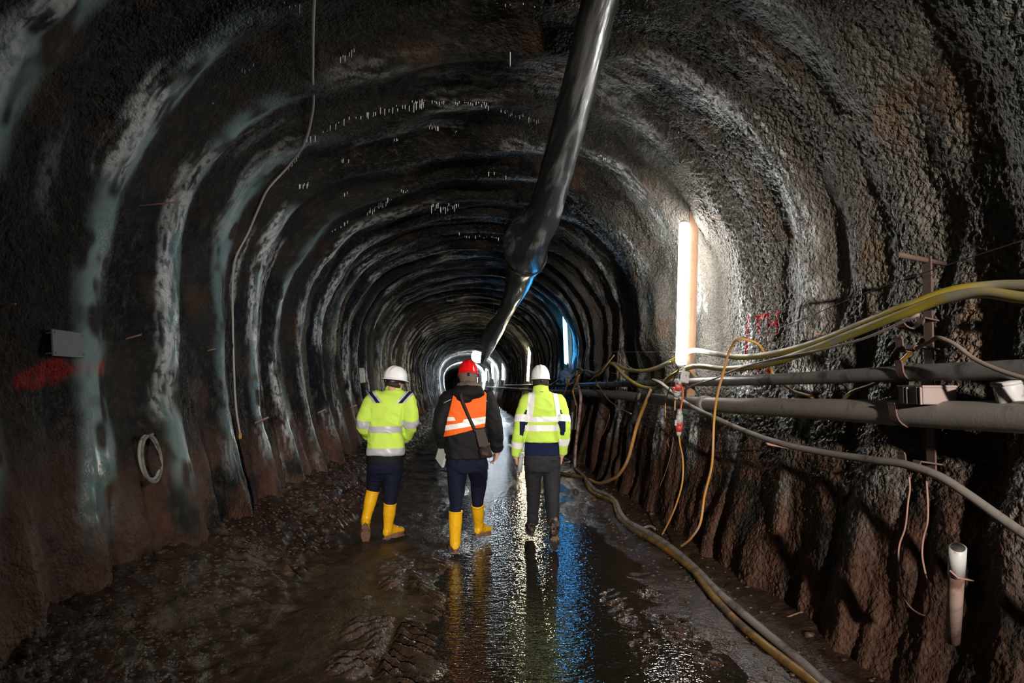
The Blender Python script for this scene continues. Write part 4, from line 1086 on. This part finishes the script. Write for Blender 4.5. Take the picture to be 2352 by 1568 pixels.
# thick yellow hoses
HX = 2.27
cable('yellow_hose', 'upper of two thick yellow hoses sagging along the right wall', 'hose',
      [Vector((2.4, .8, 1.95)), X(2352, 655, 2.40), X(2290, 656, 2.39), X(2190, 668, 2.33), X(2100, 698, HX+.01), X(1980, 745, HX), X(1880, 785, HX), X(1780, 812, HX), X(1700, 820, HX), X(1640, 812, HX), X(1585, 806, HX+.02), X(1545, 828, HX), X(1490, 850, HX), X(1440, 848, HX), X(1405, 834, HX), X(1370, 862, HX), X(1345, 858, HX), X(1332, 846, HX), X(1312, 858, HX), X(1285, 872, HX), Vector((2.28, 19, 1.68))], .026, M_HOSEY, 'yellow hoses on the right wall')
cable('yellow_hose', 'lower of two thick yellow hoses sagging along the right wall', 'hose',
      [Vector((2.24, .8, 1.84)), X(2352, 684, 2.23), X(2250, 672, 2.23), X(2170, 685, 2.22), X(2080, 718, HX-.06), X(1960, 765, HX-.05), X(1850, 808, HX-.05), X(1750, 838, HX-.05), X(1670, 847, HX-.05), X(1590, 842, HX-.05), X(1545, 862, HX-.05), X(1510, 890, HX-.05), X(1480, 890, HX-.05), X(1440, 868, HX-.05), X(1403, 834, HX-.05), X(1372, 856, HX-.05), X(1340, 852, HX-.05), X(1318, 872, HX-.05), X(1300, 880, HX-.05)], .025, M_HOSEY, 'yellow hoses on the right wall')
cable('thin_cable', 'thin pale cable slung just under the yellow hoses', 'cable', [X(2110, 722, 2.18), X(1990, 775, 2.18), X(1900, 800, 2.18), X(1790, 822, 2.18), X(1700, 845, 2.17), X(1640, 870, 2.17), X(1588, 886, 2.19), X(1560, 900, 2.2)], .0075, M_CABLE)
cable('grey_hose', 'grey hose dipping below the pipes and away at the right edge', 'hose',
      [X(1500, 872, 2.2), X(1515, 878, 2.19), X(1545, 902, 2.17), X(1575, 925, 2.16), X(1640, 958, 2.16), X(1700, 985, 2.17), X(1790, 1017, 2.18), X(1900, 1040, 2.2), X(2000, 1055, 2.2), X(2085, 1068, 2.2), X(2160, 1095, 2.2), X(2230, 1140, 2.2), X(2300, 1190, 2.2), X(2380, 1245, 2.2), Vector((2.2, 1.2, .75))], .021, M_HOSEG)
cable('side_cable', 'grey cable dropping from a hook of the nearest bracket to the right edge', 'cable', [X(2105, 800, 2.3), X(2135, 785, 2.24), X(2160, 776, 2.2), X(2185, 786, 2.2), X(2240, 825, 2.2), X(2300, 852, 2.2), X(2370, 873, 2.2), Vector((2.2, 1.6, 1.6))], .010, M_CABLE)
cable('hidden_hose', 'short dim yellow hose behind the pipes near the nearest bracket', 'hose', [X(2120, 780, 2.40), X(2080, 820, 2.41), X(2050, 850, 2.41), X(2010, 880, 2.41), X(1950, 905, 2.41), X(1930, 925, 2.41)], .012, M_HOSEYD)
cable('orange_cable', 'orange cable looping over the pipes and hanging down to the ground', 'cable',
      [X(1868, 912, 2.45), X(1805, 887, 2.43), X(1778, 862, 2.40), X(1757, 815, 2.33), X(1738, 788, 2.24), X(1702, 778, 2.13), X(1676, 805, 2.12), X(1660, 860, 2.12), X(1648, 905, 2.11), X(1640, 968, 2.11), X(1638, 1020, 2.1), X(1636, 1060, 2.1), X(1618, 1140, 2.07), X(1607, 1205, 2.03), X(1590, 1232, 2.0), X(1563, 1255, 1.97)], .011, M_ORANGE, 'orange cables by the nearest lamp')
cable('orange_cable', 'orange cable hanging from the lower plug of the nearest lamp', 'cable',
      [X(1559, 995, 2.11), X(1562, 1020, 2.11), X(1568, 1050, 2.1), X(1568, 1100, 2.08), X(1554, 1156, 2.05), X(1535, 1200, 2.02), X(1520, 1229, 2.0)], .009, M_ORANGE, 'orange cables by the nearest lamp')
cable('orange_cable', 'short straight orange cable between the plugs of the nearest lamp', 'cable', [X(1551, 912, 2.12), X(1550, 940, 2.12), X(1550, 965, 2.12), X(1547, 985, 2.12)], .0085, M_ORANGE, 'orange cables by the nearest lamp')
cable('thin_orange_cable', 'thin orange cable bowing left of the nearest lamp plugs', 'cable', [X(1560, 845, 2.16), X(1550, 865, 2.15), X(1535, 900, 2.14), X(1528, 930, 2.13), X(1529, 955, 2.13), X(1537, 985, 2.13), X(1549, 980, 2.13)], .0065, M_ORANGE)
cable('red_cable', 'short orange-red cable joining the two plugs under the nearest lamp', 'cable', [X(1567, 888, 2.13), X(1569, 905, 2.12), X(1566, 925, 2.12), X(1563, 943, 2.11)], .008, M_ORED)
cable('hanging_hose', 'yellow hose hanging from the pipes and curling onto the floor', 'hose',
      [X(1496, 893, 2.2), X(1488, 912, 2.18), X(1474, 945, 2.17), X(1462, 980, 2.15), X(1452, 1020, 2.12), X(1443, 1052, 2.1), X(1425, 1085, 2.06), X(1400, 1103, 2.02), X(1375, 1109, 1.97), X(1352, 1100, 1.93)], .022, M_ORANGE)
cable('grey_hose', 'pale grey hose bent over the pipe and down to the floor beside the walker', 'hose',
      [X(1312, 884, 2.3), X(1320, 884, 2.2), X(1330, 892, 2.12), X(1334, 915, 2.1), X(1330, 960, 2.08), X(1324, 1010, 2.05), X(1321, 1050, 2.03), X(1320, 1078, 2.0)], .028, M_PINK)
cable('slack_cable', 'slack grey cable crossing the pipes diagonally left of the lamp', 'cable', [X(1368, 872, 2.2), X(1378, 890, 2.19), X(1395, 915, 2.18), X(1420, 935, 2.18), X(1450, 950, 2.18)], .008, M_CABLE)
cable('slack_cable', 'thin pale cable hanging in a bow from the taut wire left of the lamp', 'cable', [X(1419, 805, 2.25), X(1430, 828, 2.2), X(1445, 842, 2.18), X(1470, 853, 2.18), X(1500, 848, 2.2), X(1540, 830, 2.22)], .008, M_CABLE)
cable('slack_cable', 'thin yellow cable climbing from the hoses to a wall anchor', 'cable', [X(1352, 876, 2.2), X(1372, 858, 2.2), X(1398, 832, 2.2), X(1411, 815, 2.26)], .009, M_ORANGE)
cable('slack_cable', 'dark cable running up the ribs above the blue film bundle', 'cable', [X(1336, 848, 2.3), X(1342, 820, 2.3), X(1348, 795, 2.32), X(1352, 775, 2.34)], .008, M_CABLED)
cable('taut_wire', 'taut thin wire level with the lower end of the nearest lamp', 'wire', [X(1400, 808, 2.28), X(1480, 808, 2.28), X(1556, 808, 2.28)], .0035, M_CABLE, n=4)
cable('taut_wire', 'taut thin wire climbing across the right wall above the bracket', 'wire', [X(1622, 795, 2.36), X(1800, 750, 2.36), X(2000, 668, 2.36), X(2180, 607, 2.36), X(2370, 545, 2.36)], .0028, M_CABLED, n=6)
cable('binding_wire', 'curled copper-coloured wire end dangling under the lamp plugs', 'wire', [X(1540, 1000, 2.12), X(1534, 1012, 2.12), X(1535, 1022, 2.12), X(1545, 1027, 2.12), X(1553, 1025, 2.12)], .003, M_WIRE)
cable('binding_wire', 'thin straight copper-coloured wire dangling under the lamp plugs', 'wire', [X(1547, 985, 2.12), X(1546, 1010, 2.12), X(1543, 1030, 2.11), X(1530, 1080, 2.1), X(1515, 1118, 2.08)], .003, M_WIRE)
cable('binding_wire', 'long copper-coloured wire loop hanging from the nearest bracket', 'wire',
      [X(2088, 1095, 2.18), X(2090, 1120, 2.18), X(2086, 1150, 2.17), X(2078, 1215, 2.16), X(2066, 1250, 2.15), X(2064, 1310, 2.14), X(2072, 1360, 2.12), X(2095, 1398, 2.11), X(2133, 1405, 2.11), X(2136, 1385, 2.12), X(2128, 1330, 2.13), X(2118, 1270, 2.15), X(2121, 1235, 2.16), X(2130, 1200, 2.16), X(2131, 1150, 2.17), X(2128, 1105, 2.18)], .0045, M_WIRE)
cable('binding_wire', 'twisted wire scrap on the brown wall left of the hanging hose', 'wire', [X(1395, 945, 2.2), X(1400, 955, 2.18), X(1394, 975, 2.18), X(1390, 985, 2.17), X(1384, 1000, 2.17)], .004, M_WIRE)

# plugs under the nearest lamp
def plug(a, b, r, label, mats):
    a, b = Vector(a), Vector(b); t = empty('cable_plug', a); tag(t, label, 'plug', 'plugs under the nearest lamp'); d = (b-a); L_ = d.length; d.normalize()
    def seg(nm, f0, f1, k0, k1, m): tube(nm, [a+d*L_*f0, a+d*L_*(f0+f1)/2, a+d*L_*f1], [r*k0, max(k0, k1)*r*1.03, r*k1], m, t, 14, a)
    seg('cable_gland', 0, .2, .55, .7, M_PLAST); seg('socket_shell', .2, .5, .95, 1.0, mats[0]); seg('collar', .5, .58, 1.15, 1.15, mats[1]); seg('plug_shell', .58, .84, 1.0, .8, mats[1]); seg('cable_gland', .84, 1, .7, .55, M_PLAST)
    bev_box('latch', a+d*L_*.5+Vector((-r*1.1, -r*.4, 0)), (r*.7, r*.6, L_*.22), mats[0], t, along(a, b), .003, a)
plug(X(1561, 940, 2.1), X(1559, 1000, 2.1), .036, 'lower grey and red cable plug hanging below the lamp', (M_PLAST, M_RED))
plug(X(1561, 872, 2.09), X(1552, 916, 2.09), .036, 'upper red and grey cable plug hanging below the lamp', (M_RED, M_PLAST))
jb = empty('socket_box', X(1570, 866, 2.14)); tag(jb, 'small dirty white socket box at the foot of the nearest lamp', 'socket box'); bev_box('box_body', (0, 0, 0), (.09, .075, .115), M_PLAST, jb, Euler((0, .15, .2)).to_matrix(), .008); bev_box('socket_lid', (-.02, -.045, -.005), (.062, .016, .08), M_PLAST, jb, Euler((0, .15, .2)).to_matrix(), .004)
tube('cable_entry', [(0, 0, .05), (0, .01, .11)], .018, M_PLAST, jb, 10)

# bundle of wrapped film, loose orange cable tails and a small box by the right-hand walker
cb = X(1302, 862, 2.18); bb = empty('film_bundle', cb); tag(bb, 'crumpled blue plastic film bundle hanging under the blue lamp', 'plastic bundle')
V, F = [], []; ell_vf((0, 0, 0), (.17, .14, .15), None, 20, 14, V, F); ell_vf((.05, -.02, -.1), (.11, .1, .1), None, 16, 10, V, F); obj('wrapped_film', fuse(V, F, .014, 2, .03, (9, 9, 9), 51), M_BLUEB, bb); tube('tie', [(0, 0, .1), (.03, .02, .2), (.02, .03, .3)], .012, M_CABLED, bb, 8)
for k, (lb, pts) in enumerate((('long orange cable tail hanging beside the blue film bundle', [(1331, 860), (1325, 880), (1317, 900), (1322, 920), (1326, 940), (1324, 955)]), ('forked orange cable tail next to the grey box', [(1328, 862), (1321, 882), (1315, 898), (1319, 915), (1323, 930)]),
                               ('left orange cable tail behind the shoulder of the right-hand walker', [(1306, 862), (1307, 872), (1300, 892), (1293, 908)]), ('orange cable tail crossing behind the right-hand walker', [(1308, 864), (1303, 880), (1298, 898), (1290, 912)]))):
    cable('cable_tail', lb, 'cable', [X(a, b, 2.08-.012*k) for a, b in pts], .009, M_ORANGE, 'orange cable tails')
tb = empty('tube_box', X(1316, 962, 2.12)); tag(tb, 'muddy grey tubular box hanging among the cables beside the walker', 'box'); V, F = [], []
tube_vf([(0, 0, -.22), (.0, 0, -.2), (.03, 0, .12), (.03, 0, .15)], [.05, .065, .065, .045], 18, 1, V, F); obj('case', mesh(V, F), M_HOSEG, tb); bev_box('yellow_label_plate', (.04, -.05, .2), (.06, .02, .16), M_HOSEY, tb, None, .004)

# junction box lying on the main pipe, white tube stub, buried tube
b0 = X(2128, 908, 2.27); jb = empty('junction_box', b0); tag(jb, 'ribbed dusty pinkish junction box lying on the thick pipe', 'junction box')
Rj = Euler((0, 0, -.12)).to_matrix(); M_JB = mat('dusty_box_plastic', (.33, .26, .245), .6, .35, var=.15)
bev_box('box_body', (0, 0, 0), (.16, .24, .085), M_JB, jb, Rj, .008); bev_box('lid', (0, 0, .045), (.165, .25, .012), M_JB, jb, Rj, .004)
for q in (-.105, -.075, .02, .05): bev_box('rib', Rj @ Vector((-.082, q, 0)), (.012, .014, .086), M_JB, jb, Rj, .003)
ts = empty('tube_stub', X(2322, 915, 2.30)); tag(ts, 'pale dusty tube stub standing at the right edge behind the thick pipe', 'tube'); V, F = [], []
tube('tube_wall', [(.03, 0, -.12), (-.01, .0, .05), (-.015, 0, .07)], [.055, .055, .052], M_PLAST, ts, 18); tube('rim', [(-.013, 0, .06), (-.016, 0, .075)], [.06, .06], M_PLAST, ts, 18)
pt = empty('wall_tube', X(2190, 1460, 2.12)); tag(pt, 'muddy pink and white plastic tube sticking out of the wall at lower right', 'tube'); pb = pt.location
a, b = X(2188, 1470, 2.14)-pb, X(2200, 1262, 2.02)-pb
tube('tube_wall', [a, a.lerp(b, .7), b], .031, M_PINK, pt, 18); tube('white_end', [a.lerp(b, .74), b+(b-a)*.02], .0325, M_PLAST, pt, 18); tube('opening', [b+(b-a)*.015, b+(b-a)*.024], .027, M_CABLED, pt, 16)
c = a.lerp(b, .73); tube('tie_wire', [c+Vector((-.05, -.03, .03)), c+Vector((-.02, -.035, .0)), c+Vector((.03, -.03, -.01)), c+Vector((.09, .02, -.03))], .004, M_WIRE, pt, 6)

# hoses lying on the floor along the foot of the right wall
def on_floor(px, py, lift):
    p = FZ(px, py, .05); 
    for _ in range(3): p = FZ(px, py, float(floor_h(np.array([p.x]), np.array([p.y]))[0])+lift)
    return p
cable('floor_hose', 'muddy yellow hose lying along the foot of the right wall', 'hose', [on_floor(*q, .02) for q in ((1285, 1085), (1315, 1092), (1342, 1098), (1348, 1112), (1356, 1126), (1385, 1142), (1408, 1152), (1416, 1172), (1424, 1192), (1455, 1218), (1500, 1242), (1550, 1276), (1590, 1310), (1640, 1372), (1690, 1425), (1740, 1468), (1800, 1515), (1860, 1560), (1920, 1610))], .03, M_HOSEYD, 'hoses on the floor')
cable('floor_hose', 'dark muddy hose lying against the wall beside the yellow one', 'hose', [on_floor(*q, .03) for q in ((1322, 1076), (1340, 1092), (1352, 1108), (1366, 1124), (1395, 1136), (1414, 1152), (1424, 1176), (1440, 1196), (1480, 1218), (1530, 1248), (1575, 1284), (1610, 1318), (1650, 1360), (1710, 1412), (1770, 1462), (1840, 1520), (1890, 1566), (1940, 1612))], .03, M_HOSEG, 'hoses on the floor')
cable('floor_hose', 'short pale hose end surfacing beside the floor hoses', 'hose', [on_floor(1478, 1212, .01), on_floor(1490, 1208, .03), on_floor(1508, 1216, .01)], .016, M_CABLE, 'hoses on the floor')
for k, (pts, lb) in enumerate(((((1290, 1050), (1305, 1056), (1316, 1070), (1306, 1082), (1292, 1084)), 'upper muddy cable coil lying behind the heel of the hanging hose'), (((1290, 1062), (1308, 1060), (1318, 1052)), 'short muddy cable end by the floor coil'))):
    cable('floor_cable', lb, 'cable', [on_floor(*q, .02+.02*k) for q in pts], .02, M_HOSEG)

# rods sticking out of the lining
def rod(px, py, px2, py2, r, label, right=False):
    p, s, n = on_wall(px, py); q = W(px2, py2, p.y-.02); d = (q-p).normalized(); V, F = tube_vf([p-d*.06, q-d*.004, q], [r, r, r*.85], 10); base = p
    o = obj('steel_rod', mesh(V, F, base), M_ROD); o.location = base; tag(o, label, 'rod', 'steel rods in the lining')
for a in ((317, 473, 415, 463, .007, 'longest steel rod sticking out high on the left wall'), (0, 705, 36, 698, .007, 'steel rod sticking out at the far left edge'), (287, 779, 325, 768, .007, 'steel rod sticking out right of the grey plate'),
          (478, 805, 494, 801, .006, 'tiny steel rod sticking out left of the hanging cable'), (586, 971, 617, 958, .011, 'stout steel rod sticking out right of the hanging cable end'), (730, 948, 748, 940, .013, 'stout steel rod left of the yellow-jacketed walker'),
          (806, 935, 820, 930, .016, 'steel rod stub right beside the elbow of the left walker'), (322, 1012, 352, 996, .010, 'steel rod holding the hanging hose ring'),
          (1916, 780, 1869, 764, .008, 'steel rod crossing above the yellow hoses'), (1812, 1028, 1756, 1018, .010, 'flat pinkish rod under the dipping grey hose'), (1660, 508, 1628, 500, .006, 'thin rod right of the top of the nearest lamp'),
          (1840, 1408, 1803, 1422, .014, 'muddy rod stub low on the right wall')):
    rod(*a)
# ring of hose hung on a rod
c = on_wall(322, 1052)[0]; c = W(322, 1050, c.y-.0); c.x += .07
hr = empty('hose_ring', c); tag(hr, 'ring of pale hose hanging on a rod on the left wall', 'hose ring')
for k, (ry, rz, m) in enumerate(((.155, .165, M_PLAST), (.15, .175, M_HOSEG))):
    tube('hose_turn', [(.018*k-.03*math.cos(t*math.pi/16), ry*math.sin(t*math.pi/16), rz*math.cos(t*math.pi/16)-.012*k) for t in range(33)], .0125, m, hr, 10)
tube('hose_tie', [(-.03, -.0, .15), (-.03, .0, .19)], .018, M_DARKP, hr, 10)
# plates and small boxes
def plate(px, py, w, h, name, label, cat, m, th=.012, screws=True, clear=.03):
    p, s, n = on_wall(px, py, clear=clear); t = empty(name, p); tag(t, label, cat); n = Vector((n.x, 0, n.z)); n.normalize()
    zup = Vector((0, 1, 0)).cross(n); zup = zup if zup.z > 0 else -zup
    if abs(n.z) > .8: zup = Vector((1, 0, 0))
    yy = zup.cross(n); R = Matrix((n, yy, zup)).transposed()
    bev_box('panel', (0, 0, 0), (th, w, h), m, t, R, .003)
    if screws:
        for a in (-1, 1):
            for b in (-1, 1):
                q = R @ Vector((0, a*(w/2-.02), b*(h/2-.02))); tube('screw', [q-n*.1, q+n*(th/2+.004)], .006, M_STEEL, t, 8)
    return t
plate(157, 790, .34, .165, 'blank_plate', 'blank grey plate fixed on the left wall above a red paint smear', 'plate', mat('grey_sheet', (.22, .23, .25), .55, .4, var=.12))
plate(1034, 691, .3, .22, 'crown_plate', 'small pale plate under the vault ahead', 'plate', M_PLAST, clear=.12)
plate(832, 862, .16, .35, 'wall_box', 'small pale box on the left wall beside the left walker', 'box', M_PLAST, .1)
for px, py, lb in ((1058, 792, 'small dark box at the crown of the first bright ring'), (1052, 826, 'small dark box at the crown of the second bright ring')):
    plate(px, py, .35, .32, 'crown_box', lb, 'box', M_DARKP, .2, False)
# cable draped down the left side of the vault
def wl_(px, py, clear=.03): return on_wall(px, py, clear=clear)[0]
hp = [wl_(726, -60, .04), wl_(722, 0, .05)]; yA = hp[1].y
q = wl_(716, 270, .06)
hp += [hp[1].lerp(q, .5)+Vector((0, 0, -.02)), q, wl_(704, 318), wl_(660, 385), wl_(612, 440), wl_(597, 472), wl_(570, 535), wl_(540, 598), wl_(535, 645), wl_(535, 745), wl_(538, 860), wl_(544, 950), wl_(552, 998)]
lc = cable('hanging_cable', 'pale cable draped down the left side of the vault to a plug end', 'cable', hp, .011, mat('pale_cable', (.42, .40, .38), .55, .4, var=.2))
e = hp[-1]-hp[0]; tube('cable_end', [e+Vector((0, 0, .02)), e+Vector((0, 0, -.03)), e+Vector((0, 0, -.05))], [.016, .02, .012], M_ORANGE, lc, 10)

# ------------------------------------------------------------------ soda-straw stalactites along the ribs
CL = ['thin white stalactite at the left end of the long icicled rib', 'thin white stalactite left of the crown on the long icicled rib', 'longer white stalactite in the tight bunch just left of the crown', 'short white stalactite in the fringe along the crown of the icicled rib',
      'thin white stalactite just right of the crown on the icicled rib', 'thin white stalactite near the duct at the right end of the icicled rib', 'thin white stalactite on the teal band beside the draped cable', 'thin white stalactite on the small teal patch below the draped cable bend',
      'thin white stalactite hanging right above the slanting part of the draped cable', 'thin white stalactite in the left half of the second icicled rib ahead', 'thin white stalactite in the dense bunch at the crown of the second icicled rib', 'tiny white stalactite on the rib left of the duct bulge', 'thin white stalactite on the left shoulder of the third rib ahead',
      'thin white stalactite in the small bunch under the crown of the icicled rib', 'thin white stalactite in the stepped group right of the draped cable top', 'thin white stalactite under the pale seep left of the draped cable top', 'lone white stalactite of the trio on the dark rib above the third rib', 'thin white stalactite of the trio left below the icicled rib crown',
      'single small white stalactite on the plain vault left of the duct', 'one of two small white stalactites on the left of the fourth rib', 'one of two tiny white stalactites at the middle of the vault', 'small white stalactite of the four left of the second icicled crown', 'white stalactite at the upper photo edge left of the draped cable',
      'small white stalactite at the upper photo edge left of the duct', 'white stalactite in the bunch touching the left side of the duct top', 'short white stalactite on the high left teal band', 'thin white stalactite high on the rib above the nearest lamp', 'tiny white stalactite on the rib right of the duct', 'tiny white stalactite on the dark haunch just right of the duct middle']
rs = random.Random(3); IC = []
for kk, (a, b, c, d, n, l0, l1, k) in enumerate(((800, 268, 880, 248, 9, 6, 22, 'crown'), (880, 248, 975, 234, 12, 6, 22, 'crown'), (945, 232, 972, 229, 8, 8, 26, 'crown'), (975, 230, 1110, 236, 22, 4, 14, 'crown'), (1105, 234, 1125, 240, 5, 8, 18, 'crown'), (1150, 248, 1240, 274, 18, 5, 18, 'crown'),
                                 (700, 318, 800, 270, 9, 8, 22, 'left'), (684, 425, 712, 418, 6, 8, 26, 'left'), (660, 385, 690, 350, 6, 6, 18, 'left'), (840, 485, 900, 452, 14, 6, 18, 'mid'), (990, 470, 1056, 466, 18, 6, 26, 'mid'), (1050, 535, 1150, 545, 16, 3, 10, 'mid'), (760, 530, 800, 505, 5, 6, 14, 'mid'),
                                 (980, 280, 1010, 292, 8, 6, 18, 'lone'), (778, 130, 820, 105, 6, 12, 28, 'lone'), (548, 160, 590, 145, 4, 12, 22, 'lone'), (780, 365, 802, 362, 3, 10, 16, 'lone'), (905, 315, 916, 312, 3, 12, 22, 'lone'), (1105, 388, 1170, 400, 3, 8, 14, 'lone'), (790, 440, 800, 436, 2, 10, 14, 'lone'), (1044, 300, 1050, 300, 2, 5, 8, 'lone'), (920, 438, 936, 434, 4, 6, 14, 'lone'),
                                 (650, 4, 690, 8, 4, 10, 30, 'top'), (1130, 0, 1250, 14, 7, 6, 16, 'top'), (1290, 36, 1308, 44, 6, 12, 26, 'top'), (486, 232, 496, 238, 4, 8, 18, 'left'), (1540, 275, 1560, 300, 5, 6, 16, 'lone'), (1485, 190, 1530, 260, 6, 4, 10, 'lone'), (1370, 345, 1400, 372, 6, 4, 10, 'lone'))):
    for i in range(n):
        t = (i+rs.random())/n; IC.append((a+(c-a)*t, b+(d-b)*t+rs.uniform(-4, 4), rs.uniform(l0, l1), CL[kk]))
IC.append((1172, 118, 40, 'longest single white stalactite hanging from the vault left of the duct'))
V, F = tube_vf([(0, 0, .02), (0, 0, -.3), (0, 0, -.9), (0, 0, -1)], [1.3, 1.0, .75, .35], 6); ICM = mesh(V, F); ICM.materials.append(M_CALC)
for px, py, l, k in IC:
    p, s, n = on_wall(px, py, clear=-.004); dep = (p-CAM).dot(_F); L_ = l*dep/FPX; w = 1.05*dep/FPX*rs.uniform(.8, 1.25)
    o = obj('stalactite', ICM); o.location = p+Vector((0, 0, .015)); o.scale = (w, w, L_); tag(o, k, 'stalactite', k.replace('stalactite', 'stalactites', 1) if 'stalactites' not in k else k)

# ------------------------------------------------------------------ clods along the left foot of the wall
def clods():
    rs = random.Random(9); V, F = [], []; N_ = 2600
    ys = [3.2+rs.random()**1.4*13 for _ in range(N_)]; xs = [rs.uniform(1.6, 2.2) if rs.random() < .12 else -1.5-.95*rs.random()**.8 for _ in range(N_)]; zs = floor_h(np.array(xs), np.array(ys))
    for i in range(N_):
        x, y = xs[i], ys[i]
        r = rs.uniform(.006, .02)*(2.0 if rs.random() < .08 else 1); z = float(zs[i])
        b = len(V); a0 = rs.random()*6
        for zz, k in ((-.6, .7), (.1, 1.0), (.6, .6)):
            for q in range(6):
                a = a0+q*math.pi/3; rr = r*k*rs.uniform(.55, 1.45); V.append((x+rr*math.cos(a)*1.2, y+rr*math.sin(a), z+zz*r*rs.uniform(.7, 1.1)))
        for j in range(2):
            for q in range(6): p = b+j*6+q; s = b+j*6+(q+1) % 6; F.append((p, s, s+6, p+6))
        F.append(tuple(b+12+q for q in range(6)))
    tag(obj('mud_clods', mesh(V, F), mat('mud_crumbs', (.085, .05, .033), .5, .4, var=.4, scale=20, bump=.5)), 'crumbled brown mud clods strewn along the foot of the left wall', 'mud', kind='stuff')
clods()
# rock face closing the drive far in
def face():
    V, F = [], []; n = 14
    pts = [(float(np.interp(s, PS, PX)), float(np.interp(s, PS, PZ))) for s in np.linspace(0, PL, 40)]
    for j in range(n):
        k = 1-j/n
        for x, z in pts: V.append((x*k*1.05+ax(203), 203+.4*float(vn(x*k*1.3, z*1.3, j*.3, 2))+.5*(1-k), 1.6+(z-1.6)*k*1.05))
    for j in range(n-1):
        for i in range(39): p = j*40+i; F.append((p, p+1, p+41, p+40))
    tag(obj('wall_end', mesh(V, F), mat('rock_face', (.09, .08, .075), .7, .4, var=.4, scale=2, bump=.8, bscale=6, bdist=.1)), 'dark rock face closing the tunnel far in', kind='structure')
face()
